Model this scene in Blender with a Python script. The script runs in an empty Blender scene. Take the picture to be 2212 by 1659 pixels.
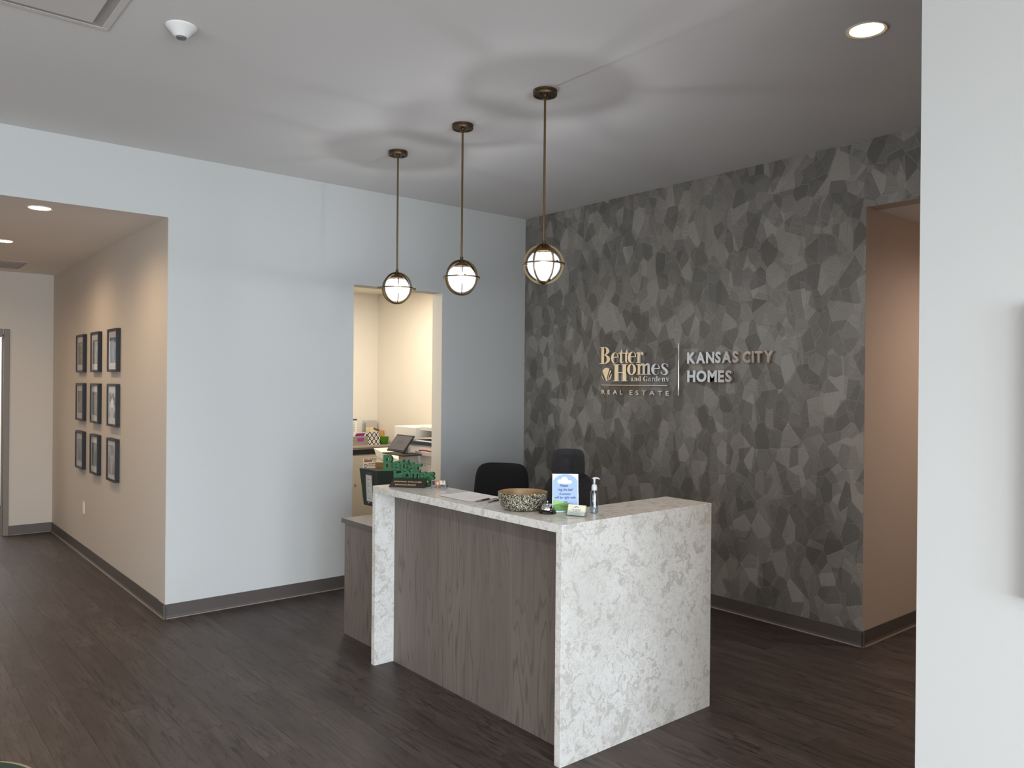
import bpy, bmesh, math, random
from mathutils import Vector, Matrix, Euler
random.seed(7)
PI = math.pi
SC = bpy.context.scene
COL = SC.collection

# ------------------------------------------------------------------ camera, world, light, exposure
cam_d = bpy.data.cameras.new('camera')
cam_d.sensor_width = 36.0
cam_d.lens = 1709.79 / 2212 * 36.0
cam_d.clip_start = 0.02
cam = bpy.data.objects.new('camera', cam_d)
COL.objects.link(cam)
YAW, PITCH, ROLL = 0.6942, -0.0012, 0.0089
f_ = Vector((math.sin(YAW)*math.cos(PITCH), math.cos(YAW)*math.cos(PITCH), math.sin(PITCH)))
r_ = Vector((math.cos(YAW), -math.sin(YAW), 0))
u_ = r_.cross(f_)
r2 = r_*math.cos(ROLL) + u_*math.sin(ROLL)
u2 = -r_*math.sin(ROLL) + u_*math.cos(ROLL)
cam.matrix_world = Matrix(((r2.x, u2.x, -f_.x, -5.0393), (r2.y, u2.y, -f_.y, -5.8665),
                           (r2.z, u2.z, -f_.z, 1.6928), (0, 0, 0, 1)))
SC.camera = cam

SC.view_settings.view_transform = 'Standard'
SC.view_settings.look = 'None'
SC.view_settings.gamma = 1.0
SC.view_settings.exposure = 0.30
SC.view_settings.use_curve_mapping = False
SC.cycles.use_denoising = True
SC.cycles.use_adaptive_sampling = True
SC.cycles.adaptive_threshold = 0.02
SC.cycles.max_bounces = 7
SC.cycles.diffuse_bounces = 4
SC.cycles.glossy_bounces = 4
SC.cycles.transmission_bounces = 6
SC.cycles.transparent_max_bounces = 12
SC.cycles.sample_clamp_indirect = 4.0
SC.cycles.caustics_reflective = False
SC.cycles.caustics_refractive = False

world = bpy.data.worlds.new('world')
SC.world = world
world.use_nodes = True
bg = world.node_tree.nodes['Background']
bg.inputs['Color'].default_value = (0.62, 0.78, 1.0, 1)
bg.inputs['Strength'].default_value = 1.0

def area(name, loc, aim, sx, sy, power, col, spread=PI):
    d = bpy.data.lights.new(name, 'AREA')
    d.shape = 'RECTANGLE'; d.size = sx; d.size_y = sy; d.energy = power; d.color = col; d.spread = spread
    o = bpy.data.objects.new(name, d); COL.objects.link(o)
    o.location = loc
    o.rotation_euler = Vector(aim).to_track_quat('-Z', 'Y').to_euler()
    return o
def spot(name, loc, power, col, angle, blend=0.6, r=0.05):
    d = bpy.data.lights.new(name, 'SPOT')
    d.energy = power; d.color = col; d.spot_size = math.radians(angle); d.spot_blend = blend; d.shadow_soft_size = r
    o = bpy.data.objects.new(name, d); COL.objects.link(o)
    o.location = loc
    return o
DAY = (0.71, 0.855, 1.0)
WARM = (1.0, 0.73, 0.47)
# daylight through the shop front windows behind the camera and the side windows on the left
area('daylight_front', (-6.0, -9.45, 1.5), (0.05, 1, -0.50), 5.8, 2.5, 235, DAY, math.radians(105))
area('daylight_side', (-9.45, -5.4, 1.6), (1, 0.1, -0.40), 5.4, 2.4, 48, (0.86, 0.93, 1.0), math.radians(140))

# upward fill lights added at the front and side windows to brighten the ceiling
area('ceiling_fill', (-6.0, -9.5, 1.0), (0.12, 1, 0.42), 5.8, 1.2, 140, (1.0, 0.95, 0.90), math.radians(150))
area('ceiling_fill_side', (-9.5, -5.4, 1.0), (1, 0.2, 0.42), 5.4, 1.2, 40, (1.0, 0.94, 0.88), math.radians(150))

# ------------------------------------------------------------------ helpers
def S(h):
    h = h.lstrip('#'); v = [int(h[i:i+2], 16)/255 for i in (0, 2, 4)]
    return tuple((c/12.92 if c <= 0.04045 else ((c+0.055)/1.055)**2.4) for c in v) + (1.0,)

def mat(name, col='#808080', rough=0.6, metal=0.0, **kw):
    m = bpy.data.materials.new(name); m.use_nodes = True
    b = m.node_tree.nodes['Principled BSDF']
    b.inputs['Base Color'].default_value = S(col) if isinstance(col, str) else col
    b.inputs['Roughness'].default_value = rough
    b.inputs['Metallic'].default_value = metal
    for k, v in kw.items():
        b.inputs[k.replace('_', ' ')].default_value = v
    return m

class N:
    """small node-graph helper"""
    def __init__(s, m): s.t = m.node_tree; s.b = s.t.nodes.get('Principled BSDF')
    def n(s, kind, **kw):
        x = s.t.nodes.new(kind)
        for k, v in kw.items():
            if k.startswith('i_'): s.put(x.inputs[k[2:].replace('_', ' ')], v)
            elif k.startswith('n_'): s.put(x.inputs[int(k[2:])], v)
            else: setattr(x, k, v)
        return x
    def put(s, sock, v):
        if isinstance(v, bpy.types.NodeSocket): s.t.links.new(v, sock)
        else: sock.default_value = v
    def math(s, op, a, b=0.0, c=None):
        x = s.t.nodes.new('ShaderNodeMath'); x.operation = op
        s.put(x.inputs[0], a); s.put(x.inputs[1], b)
        if c is not None: s.put(x.inputs[2], c)
        return x.outputs[0]
    def mix(s, fac, a, b, typ='MIX'):
        x = s.t.nodes.new('ShaderNodeMix'); x.data_type = 'RGBA'; x.blend_type = typ
        s.put(x.inputs[0], fac); s.put(x.inputs[6], S(a) if isinstance(a, str) else a); s.put(x.inputs[7], S(b) if isinstance(b, str) else b)
        return x.outputs[2]
    def ramp(s, fac, stops, interp='LINEAR'):
        x = s.t.nodes.new('ShaderNodeValToRGB'); x.color_ramp.interpolation = interp
        e = x.color_ramp.elements
        while len(e) < len(stops): e.new(0.5)
        for i, (p, c) in enumerate(stops):
            e[i].position = p
            e[i].color = S(c) if isinstance(c, str) else (c, c, c, 1)
        s.put(x.inputs[0], fac); return x.outputs[0]
    def noise(s, vec, scale, detail=3, rough=0.5, dist=0.0):
        x = s.n('ShaderNodeTexNoise'); s.put(x.inputs['Vector'], vec)
        x.inputs['Scale'].default_value = scale; x.inputs['Detail'].default_value = detail
        x.inputs['Roughness'].default_value = rough; x.inputs['Distortion'].default_value = dist
        return x
    def pos(s, scale=(1, 1, 1), kind='geo'):
        if kind == 'geo': v = s.n('ShaderNodeNewGeometry').outputs['Position']
        else: v = s.n('ShaderNodeTexCoord').outputs['Object']
        x = s.n('ShaderNodeMapping'); s.put(x.inputs['Vector'], v); x.inputs['Scale'].default_value = scale
        return x.outputs[0]
    def bump(s, h, strength=0.2, dist=0.01):
        x = s.n('ShaderNodeBump'); s.put(x.inputs['Height'], h); x.inputs['Strength'].default_value = strength
        x.inputs['Distance'].default_value = dist
        s.put(s.b.inputs['Normal'], x.outputs[0])

def paint(name, col, rough=0.75):
    m = mat(name, col, rough); g = N(m)
    n1 = g.noise(g.pos(), 260, 2); g.bump(n1.outputs[0], 0.06, 0.002)
    return m

class MB:
    def __init__(s): s.bm = bmesh.new()
    def _xf(s, vs, M):
        if M is not None:
            for v in vs: v.co = M @ v.co
    def box(s, x0, x1, y0, y1, z0, z1, M=None):
        v = [s.bm.verts.new(p) for p in ((x0,y0,z0),(x1,y0,z0),(x1,y1,z0),(x0,y1,z0),(x0,y0,z1),(x1,y0,z1),(x1,y1,z1),(x0,y1,z1))]
        for f in ((0,3,2,1),(4,5,6,7),(0,1,5,4),(1,2,6,5),(2,3,7,6),(3,0,4,7)): s.bm.faces.new([v[i] for i in f])
        s._xf(v, M); return s
    def hexa(s, pts):
        v = [s.bm.verts.new(p) for p in pts]
        for f in ((0,3,2,1),(4,5,6,7),(0,1,5,4),(1,2,6,5),(2,3,7,6),(3,0,4,7)): s.bm.faces.new([v[i] for i in f])
        return s
    def prism(s, poly, z0, z1, M=None):
        """poly: 2D ccw points, extruded z0..z1"""
        a = [s.bm.verts.new((p[0], p[1], z0)) for p in poly]; b = [s.bm.verts.new((p[0], p[1], z1)) for p in poly]
        n = len(poly)
        s.bm.faces.new(a[::-1]); s.bm.faces.new(b)
        for i in range(n): s.bm.faces.new((a[i], a[(i+1) % n], b[(i+1) % n], b[i]))
        s._xf(a+b, M); return s
    def strip(s, L, R, z0, z1, M=None, close=False):
        """two matching rails L and R (2D) filled between, extruded"""
        n = len(L); vs = []
        q = [[s.bm.verts.new((p[0], p[1], z)) for p in r] for z in (z0, z1) for r in (L, R)]
        l0, r0, l1, r1 = q
        for i in range(n if close else n-1):
            j = (i+1) % n
            s.bm.faces.new((l1[i], l1[j], r1[j], r1[i])); s.bm.faces.new((l0[j], l0[i], r0[i], r0[j]))
            s.bm.faces.new((l0[i], l0[j], l1[j], l1[i])); s.bm.faces.new((r0[j], r0[i], r1[i], r1[j]))
        if not close:
            s.bm.faces.new((l0[0], l1[0], r1[0], r0[0])); s.bm.faces.new((l1[-1], l0[-1], r0[-1], r1[-1]))
        s._xf([v for k in q for v in k], M); return s
    def lathe(s, prof, seg=32, M=None, a0=0, a1=2*PI):
        full = abs(a1-a0-2*PI) < 1e-6
        rings = []; vs = []
        k = seg if full else seg+1
        for (r, z) in prof:
            if r < 1e-6:
                v = s.bm.verts.new((0, 0, z)); vs.append(v); rings.append([v]*k)
            else:
                rg = [s.bm.verts.new((r*math.cos(a0+(a1-a0)*i/seg), r*math.sin(a0+(a1-a0)*i/seg), z)) for i in range(k)]
                vs += rg; rings.append(rg)
        for a, b in zip(rings, rings[1:]):
            for i in range(seg):
                j = (i+1) % k
                f = []
                for v in (a[i], a[j], b[j], b[i]):
                    if v not in f: f.append(v)
                if len(f) >= 3:
                    try: s.bm.faces.new(f)
                    except ValueError: pass
        s._xf(vs, M); return s
    def tube(s, pts, r, seg=10, cap=True, close=False):
        pts = [Vector(p) for p in pts]; n = len(pts); rings = []; up = None
        for i, p in enumerate(pts):
            if close: d = (pts[(i+1) % n]-pts[i-1]).normalized()
            else: d = (pts[min(i+1, n-1)]-pts[max(i-1, 0)]).normalized()
            if up is None: up = Vector((0, 0, 1)) if abs(d.z) < 0.9 else Vector((1, 0, 0))
            x = d.cross(up).normalized(); up = x.cross(d).normalized()
            rr = r[i] if isinstance(r, (list, tuple)) else r
            rings.append([s.bm.verts.new(p + x*rr*math.cos(2*PI*k/seg) + up*rr*math.sin(2*PI*k/seg)) for k in range(seg)])
        m = n if close else n-1
        for i in range(m):
            a, b = rings[i], rings[(i+1) % n]
            for k in range(seg): s.bm.faces.new((a[k], a[(k+1) % seg], b[(k+1) % seg], b[k]))
        if cap and not close: s.bm.faces.new(rings[0][::-1]); s.bm.faces.new(rings[-1])
        return s
    def grid(s, fn, nu, nv, thick=None):
        """surface fn(u,v) -> point, u,v in 0..1; optional second skin offset fn2"""
        V = [[s.bm.verts.new(fn(i/nu, j/nv)) for j in range(nv+1)] for i in range(nu+1)]
        for i in range(nu):
            for j in range(nv): s.bm.faces.new((V[i][j], V[i+1][j], V[i+1][j+1], V[i][j+1]))
        if thick:
            B = [[s.bm.verts.new(thick(i/nu, j/nv)) for j in range(nv+1)] for i in range(nu+1)]
            for i in range(nu):
                for j in range(nv): s.bm.faces.new((B[i][j], B[i][j+1], B[i+1][j+1], B[i+1][j]))
            for i in range(nu):
                s.bm.faces.new((V[i+1][0], V[i][0], B[i][0], B[i+1][0])); s.bm.faces.new((V[i][nv], V[i+1][nv], B[i+1][nv], B[i][nv]))
            for j in range(nv):
                s.bm.faces.new((V[0][j], V[0][j+1], B[0][j+1], B[0][j])); s.bm.faces.new((V[nu][j+1], V[nu][j], B[nu][j], B[nu][j+1]))
        return s
    def mesh(s, name, smooth=False, fix=True):
        if fix: bmesh.ops.recalc_face_normals(s.bm, faces=s.bm.faces[:])
        me = bpy.data.meshes.new(name); s.bm.to_mesh(me); s.bm.free()
        if smooth:
            for p in me.polygons: p.use_smooth = True
            me.set_sharp_from_angle(angle=math.radians(38))
        return me
    def build(s, name, m, parent=None, smooth=False, bevel=0, **kw):
        me = s.mesh(name, smooth); 
        if m: me.materials.append(m)
        return link(name, me, parent, bevel, **kw)

def link(name, me, parent=None, bevel=0, label=None, cat=None, group=None, kind=None, loc=None, rz=None):
    o = bpy.data.objects.new(name, me); COL.objects.link(o)
    if parent is not None: o.parent = parent
    if bevel:
        b = o.modifiers.new('bevel', 'BEVEL'); b.width = bevel; b.segments = 2; b.limit_method = 'ANGLE'; b.angle_limit = math.radians(40)
        b.harden_normals = False
    if label: o['label'] = label
    if cat: o['category'] = cat
    if group: o['group'] = group
    if kind: o['kind'] = kind
    if loc is not None: o.location = loc
    if rz is not None: o.rotation_euler.z = rz
    return o
def thing(name, label, cat, loc=(0, 0, 0), rz=0.0, group=None):
    return link(name, None, None, 0, label, cat, group, None, loc, rz)
def struct(name, mb, m, bevel=0, parent=None):
    o = mb.build(name, m, parent, bevel=bevel)
    if parent is None: o['kind'] = 'structure'
    return o
def copy_tree(o, parent=None):
    c = o.copy(); COL.objects.link(c)
    if parent is not None: c.parent = parent
    for ch in [x for x in COL.objects if x.parent == o]: copy_tree(ch, c)
    return c

_tc = {}
def text_mesh(txt, bold=0.0, ext=0.0):
    """2D text mesh in the built-in font, height units of 1, optional extrusion"""
    cu = bpy.data.curves.new('t', 'FONT'); cu.body = txt; cu.size = 1.0; cu.offset = bold; cu.extrude = ext; cu.resolution_u = 3
    o = bpy.data.objects.new('t', cu); COL.objects.link(o)
    dg = bpy.context.evaluated_depsgraph_get()
    me = bpy.data.meshes.new_from_object(o.evaluated_get(dg))
    bpy.data.objects.remove(o); bpy.data.curves.remove(cu)
    return me
def fit_text(txt, w, h, depth=0.0, bold=0.0, shear=0.0, slant=0.0):
    """mesh of txt scaled so its ink box is w x h with origin at its lower left (x right, y up, z out)"""
    me = text_mesh(txt, bold, 0.5 if depth else 0.0)
    xs = [v.co.x for v in me.vertices]; ys = [v.co.y for v in me.vertices]
    x0, x1, y0, y1 = min(xs), max(xs), min(ys), max(ys)
    sx = w/(x1-x0); sy = (h/(y1-y0)) if h else sx
    for v in me.vertices:
        X, Y = (v.co.x-x0)*sx, (v.co.y-y0)*sy
        v.co = (X + shear*Y, Y, (v.co.z+0.5)*depth if depth else 0.0)
    return me
def place(me, M): me.transform(M); return me
def frame_m(o, xdir, ydir):
    """matrix taking (x,y,z) of a flat design to world: x along xdir, y along ydir, z along their cross product"""
    x = Vector(xdir).normalized(); y = Vector(ydir).normalized(); z = x.cross(y)
    return Matrix(((x.x, y.x, z.x, o[0]), (x.y, y.y, z.y, o[1]), (x.z, y.z, z.z, o[2]), (0, 0, 0, 1)))

# ------------------------------------------------------------------ materials
M_wall = paint('wall_paint', '#cacbc8')
M_ceil = paint('ceiling_paint', '#e4e1de', 0.85)
M_warmwall = paint('hall_paint', '#cfc5b9')
M_corr = paint('corridor_paint', '#b9aa9d')
M_copy = paint('copy_room_paint', '#e6dfd2')
M_base = mat('rubber_base', '#57504c', 0.42)
M_glint = mat('painted_glint', '#8d8076', 0.4)

def m_floor():
    m = mat('plank_vinyl', '#5a4f4a', 0.42); g = N(m)
    p = g.n('ShaderNodeNewGeometry').outputs['Position']
    sep = g.n('ShaderNodeSeparateXYZ'); g.put(sep.inputs[0], p)
    W_, L_ = 0.181, 1.22
    u = g.math('FLOOR', g.math('DIVIDE', g.math('ADD', sep.outputs[0], 20*W_), W_))
    off = g.math('MULTIPLY', g.math('FRACT', g.math('MULTIPLY', u, 0.381)), L_)
    v = g.math('FLOOR', g.math('DIVIDE', g.math('ADD', g.math('ADD', sep.outputs[1], off), 20*L_), L_))
    cid = g.n('ShaderNodeCombineXYZ'); g.put(cid.inputs[0], u); g.put(cid.inputs[1], v)
    wn = g.n('ShaderNodeTexWhiteNoise', noise_dimensions='2D'); g.put(wn.inputs[0], cid.outputs[0])
    # each plank looks up its own piece of grain
    add = g.n('ShaderNodeVectorMath', operation='MULTIPLY_ADD'); g.put(add.inputs[0], wn.outputs['Color']); add.inputs[1].default_value = (7, 11, 3); g.put(add.inputs[2], p)
    mp = g.n('ShaderNodeMapping'); g.put(mp.inputs[0], add.outputs[0]); mp.inputs['Scale'].default_value = (1, 0.09, 1)
    n1 = g.noise(mp.outputs[0], 55, 5, 0.65, 0.6)
    mp2 = g.n('ShaderNodeMapping'); g.put(mp2.inputs[0], add.outputs[0]); mp2.inputs['Scale'].default_value = (1, 0.16, 1)
    n2 = g.noise(mp2.outputs[0], 9, 3, 0.55, 0.3)
    # cathedral grain rings
    mp3 = g.n('ShaderNodeMapping'); g.put(mp3.inputs[0], add.outputs[0]); mp3.inputs['Scale'].default_value = (1, 0.13, 1)
    n3 = g.noise(mp3.outputs[0], 5.0, 1.5, 0.45)
    rings = g.math('PINGPONG', g.math('MULTIPLY', n3.outputs[0], 26.0), 0.5)
    ringm = g.ramp(g.math('MULTIPLY', rings, 2.0), [(0.0, 0.0), (0.24, 1.0)])
    msk = g.ramp(n2.outputs[0], [(0.44, 0.15), (0.58, 1.0)])
    base = g.ramp(n2.outputs[0], [(0.25, '#3c3230'), (0.5, '#493f3b'), (0.75, '#584d49')])
    c = g.mix(g.ramp(n1.outputs[0], [(0.36, 0.0), (0.5, 1.0)]), '#2c2422', base)
    k = g.mix(0.55, (1, 1, 1, 1), ringm)
    c2 = g.mix(g.math('MULTIPLY', msk, 0.8), c, k, 'MULTIPLY')
    hs = g.n('ShaderNodeHueSaturation'); g.put(hs.inputs['Color'], c2)
    g.put(hs.inputs['Value'], g.math('MULTIPLY_ADD', wn.outputs['Value'], 0.24, 0.78))
    g.put(hs.inputs['Saturation'], g.math('MULTIPLY_ADD', wn.outputs['Value'], -0.15, 1.0))
    g.put(g.b.inputs['Base Color'], hs.outputs[0])
    g.put(g.b.inputs['Roughness'], g.math('MULTIPLY_ADD', n1.outputs[0], 0.16, 0.40))
    g.b.inputs['Specular IOR Level'].default_value = 0.42
    g.bump(g.math('ADD', n1.outputs[0], g.math('MULTIPLY', ringm, 0.4)), 0.12, 0.002)
    return m
M_floor = m_floor()
M_sub = mat('subfloor', '#1d1917', 0.9)

def m_wallpaper():
    m = mat('wallpaper_facets', '#6b6864', 0.5); g = N(m)
    p = g.n('ShaderNodeNewGeometry').outputs['Position']
    mp = g.n('ShaderNodeMapping'); g.put(mp.inputs[0], p); mp.inputs['Scale'].default_value = (0, 1.35, 0.88)
    sh = g.n('ShaderNodeMapping'); g.put(sh.inputs[0], mp.outputs[0]); sh.inputs['Rotation'].default_value = (0.35, 0, 0)
    outs = []
    def cells(scale, off):
        a = g.n('ShaderNodeMapping'); g.put(a.inputs[0], sh.outputs[0]); a.inputs['Location'].default_value = off
        v = g.n('ShaderNodeTexVoronoi', voronoi_dimensions='3D', feature='F1'); g.put(v.inputs['Vector'], a.outputs[0]); v.inputs['Scale'].default_value = scale; v.inputs['Randomness'].default_value = 1
        e = g.n('ShaderNodeTexVoronoi', voronoi_dimensions='3D', feature='DISTANCE_TO_EDGE'); g.put(e.inputs['Vector'], a.outputs[0]); e.inputs['Scale'].default_value = scale; e.inputs['Randomness'].default_value = 1
        return v, e, a
    v, e, a = cells(8.2, (0.0, 3.1, 1.7))
    v2, e2, a2 = cells(5.4, (5.0, 1.3, 7.7))
    sc = g.n('ShaderNodeSeparateColor'); g.put(sc.inputs[0], v.outputs['Color'])
    sc2 = g.n('ShaderNodeSeparateColor'); g.put(sc2.inputs[0], v2.outputs['Color'])
    # fine straight striations running a different way in every facet
    ang = g.math('MULTIPLY', g.math('ADD', sc.outputs[1], sc2.outputs[1]), 6.28)
    rot = g.n('ShaderNodeVectorRotate', rotation_type='X_AXIS'); g.put(rot.inputs['Vector'], p); g.put(rot.inputs['Angle'], ang)
    ms = g.n('ShaderNodeMapping'); g.put(ms.inputs[0], rot.outputs[0]); ms.inputs['Scale'].default_value = (1, 1.0, 0.05)
    st = g.noise(ms.outputs[0], 150, 3, 0.6)
    tone = g.math('ADD', g.math('MULTIPLY', sc.outputs[0], 0.58), g.math('MULTIPLY', sc2.outputs[0], 0.42))
    tone = g.math('ADD', tone, g.math('MULTIPLY', g.math('SUBTRACT', st.outputs[0], 0.5), 0.75))
    c = g.ramp(tone, [(0.12, '#6e6a63'), (0.42, '#7f7b74'), (0.62, '#8e8982'), (0.9, '#a5a098')])
    ln = g.ramp(e.outputs['Distance'], [(0.0, 1.0), (0.022, 0.0)])
    c = g.mix(g.math('MULTIPLY', ln, 0.5), c, '#9b978f')
    g.put(g.b.inputs['Base Color'], c)
    g.put(g.b.inputs['Roughness'], g.math('MULTIPLY_ADD', sc.outputs[2], 0.2, 0.42))
    g.b.inputs['Metallic'].default_value = 0.35
    bm_ = g.math('ADD', g.math('MULTIPLY', st.outputs[0], 0.5), g.math('MULTIPLY', g.ramp(e.outputs['Distance'], [(0.0, 0.0), (0.03, 1.0)]), 0.8))
    g.bump(bm_, 0.18, 0.003)
    return m
M_paper = m_wallpaper()

def m_quartz():
    m = mat('quartz', '#d6d3cc', 0.22); g = N(m)
    p = g.pos()
    w = g.noise(p, 9, 3, 0.6); 
    ad = g.n('ShaderNodeVectorMath', operation='MULTIPLY_ADD'); g.put(ad.inputs[0], w.outputs['Color']); ad.inputs[1].default_value = (0.22, 0.22, 0.22); g.put(ad.inputs[2], p)
    n1 = g.noise(ad.outputs[0], 12.5, 7, 0.62, 0.9)
    n2 = g.noise(ad.outputs[0], 30, 5, 0.65, 1.4)
    n3 = g.noise(p, 2.6, 3, 0.5)
    a = g.ramp(n1.outputs[0], [(0.54, 0.0), (0.585, 1.0)])
    b = g.ramp(n2.outputs[0], [(0.515, 0.0), (0.57, 1.0)])
    c = g.mix(g.math('MULTIPLY', a, 0.75), g.mix(g.ramp(n3.outputs[0], [(0.35, 0.0), (0.7, 1.0)]), '#dedcd7', '#d2cfc9'), '#b9b5ac')
    c = g.mix(g.math('MULTIPLY', b, 0.32), c, '#aaa69c')
    vn = g.ramp(g.math('ABSOLUTE', g.math('SUBTRACT', g.noise(ad.outputs[0], 6.0, 6, 0.6, 1.5).outputs[0], 0.5)), [(0.0, 1.0), (0.012, 0.0)])
    c = g.mix(g.math('MULTIPLY', vn, 0.30), c, '#a09b91')
    g.put(g.b.inputs['Base Color'], c)
    return m
M_quartz = m_quartz()

def m_wood(name, a, b, c_, rough=0.5):
    m = mat(name, b, rough); g = N(m)
    p = g.pos((1, 1, 0.05)); n1 = g.noise(p, 70, 4, 0.6, 0.3)
    p2 = g.pos((1, 1, 0.09)); n2 = g.noise(p2, 7, 2, 0.5)
    rings = g.math('PINGPONG', g.math('MULTIPLY', n2.outputs[0], 16.0), 0.5)
    r = g.ramp(g.math('MULTIPLY', rings, 2.0), [(0.0, 0.0), (0.35, 1.0)])
    n4 = g.noise(g.pos((1, 1, 0.0)), 5, 2)
    c = g.mix(n1.outputs[0], a, c_)
    c = g.mix(g.ramp(n4.outputs[0], [(0.35, 0.0), (0.65, 0.6)]), c, b)
    kk = g.mix(g.ramp(n2.outputs[0], [(0.42, 0.62), (0.62, 0.12)]), c, g.mix(r, a, c_))
    g.put(g.b.inputs['Base Color'], kk)
    g.bump(n1.outputs[0], 0.1, 0.002)
    return m
M_wood = m_wood('greige_wood', '#544b46', '#675e58', '#7a7068')
M_top = mat('laminate_top', '#8b8279', 0.35)
M_topedge = mat('laminate_edge', '#5d5753', 0.45)

M_brass = mat('aged_brass', '#7a6547', 0.32, 1.0)
M_bronze = mat('canopy_bronze', '#5d4d38', 0.42, 0.85)
M_black = mat('black_plastic', '#0c0c0d', 0.45)
M_blackm = mat('black_metal', '#141416', 0.35, 0.4)
M_chrome = mat('chrome', '#d8d8d8', 0.06, 1.0)
M_mirror = mat('polished_metal', '#fbf8f5', 0.10, 1.0)
M_white = mat('white_plastic', '#e9e8e4', 0.4)
M_trim = mat('lamp_trim', '#d8cbbd', 0.5)
def emis(name, col, s):
    m = mat(name, col, 0.5); b = m.node_tree.nodes['Principled BSDF']
    b.inputs['Emission Color'].default_value = S(col) if isinstance(col, str) else col
    b.inputs['Emission Strength'].default_value = s
    return m
M_lamp = emis('lamp_diffuser', '#ffe6c4', 14)
M_bulb = emis('bulb_glow', (0.92, 0.95, 1.0, 1), 1950)
M_envelope = bpy.data.materials.new('bulb_envelope'); M_envelope.use_nodes = True
_t = M_envelope.node_tree; _t.nodes.clear()
_o = _t.nodes.new('ShaderNodeOutputMaterial'); _a = _t.nodes.new('ShaderNodeAddShader'); _x = _t.nodes.new('ShaderNodeBsdfTransparent'); _e = _t.nodes.new('ShaderNodeEmission')
_e.inputs[0].default_value = (0.92, 0.95, 1, 1); _e.inputs[1].default_value = 4.5
_t.links.new(_x.outputs[0], _a.inputs[0]); _t.links.new(_e.outputs[0], _a.inputs[1]); _t.links.new(_a.outputs[0], _o.inputs[0])

# ------------------------------------------------------------------ setting
H, HH, YD = 3.2912, 2.845, 4.1665
XA, XL, XR, HD = -3.33, -1.8645, -0.9768, 2.4955
YF, HF = -3.385, 2.855
# floor: a sub floor with the planks laid on it as its parts
fl = struct('floor', MB().box(-9.4, 3.4, -9.4, 7.2, -0.06, -0.004), M_sub)
PW, PL = 0.181, 1.22
def plank_cell(u, v):
    x0 = (u-20)*PW; off = ((u*0.381) % 1.0)*PL; y0 = (v-20)*PL - off
    return x0, y0
inv = cam.matrix_world.inverted()
def inview(x, y, z, mrg=1.03):
    c = inv @ Vector((x, y, z))
    if c.z > -0.2: return False
    X = c.x/-c.z*1709.79; Y = c.y/-c.z*1709.79
    return abs(X) < 1106*mrg and abs(Y) < 829.5*mrg
me_pl = MB().hexa([(0.0002,0.0002,-0.004),(PW-0.0002,0.0002,-0.004),(PW-0.0002,PL-0.0002,-0.004),(0.0002,PL-0.0002,-0.004),
                   (0.0005,0.0005,0),(PW-0.0005,0.0005,0),(PW-0.0005,PL-0.0005,0),(0.0005,PL-0.0005,0)]).mesh('plank')
me_pl.materials.append(M_floor)
rest = MB(); nvis = 0
for u in range(20-52, 20+19):
    for v in range(20-9, 20+7):
        x0, y0 = plank_cell(u, v)
        if x0 < -9.35 or x0+PW > 3.35 or y0 < -9.35 or y0+PL > 7.1: 
            if x0+PW < -9.35 or x0 > 3.35 or y0+PL < -9.35 or y0 > 7.1: continue
            continue
        vis = any(inview(x0+a*PW, y0+b*PL, 0) for a in (0, .5, 1) for b in (0, .25, .5, .75, 1))
        # only the open parts of the floor can be seen
        cx, cy = x0+PW/2, y0+PL/2
        openf = (cy < 0.3 and cx < 0.1) or (cx < XA+0.1 and cy < YD+0.6) or (cx < 1.2 and cy < YF+0.6)
        if vis and openf and nvis < 300:
            o = bpy.data.objects.new('plank', me_pl); COL.objects.link(o); o.parent = fl; o.location = (x0, y0, 0); nvis += 1
        else:
            rest.box(x0+.0008, x0+PW-.0008, y0+.0008, y0+PL-.0008, -0.004, 0)
ro = rest.build('plank_field', M_floor, fl); ro['kind'] = 'stuff'

# ceilings
struct('ceiling', MB().box(-9.4, 0.2, -9.4, 0.15, H, H+0.15), M_ceil)
M_hceil = paint('hall_ceiling_paint', '#efe6de', 0.85)
struct('ceiling_hall', MB().box(-5.6, XA+0.12, 0.15, YD+0.12, HH, HH+0.12).box(-5.449, XA-0.001, 0.002, 0.15, HH-0.001, HH), M_hceil)
struct('ceiling_corridor', MB().box(0.15, 3.4, -5.05, YF+0.12, HF, HF+0.12), M_ceil)
cc = struct('ceiling_copy_room', MB().box(-3.2, 0.0, 0.15, 2.75, 2.765, 2.85), mat('ceiling_grid', '#f1eee8', 0.6))
M_tile = mat('ceiling_tile', '#e7e0d2', 0.9)
tm = MB().box(0.008, 0.600, 0.008, 0.600, 0, 0.012).mesh('ceiling_tile'); tm.materials.append(M_tile)
for i in range(5):
    for j in range(4):
        o = link('ceiling_tile', tm, cc, loc=(-0.12-0.61*(i+1), 0.17+0.61*j, 2.755))

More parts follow.
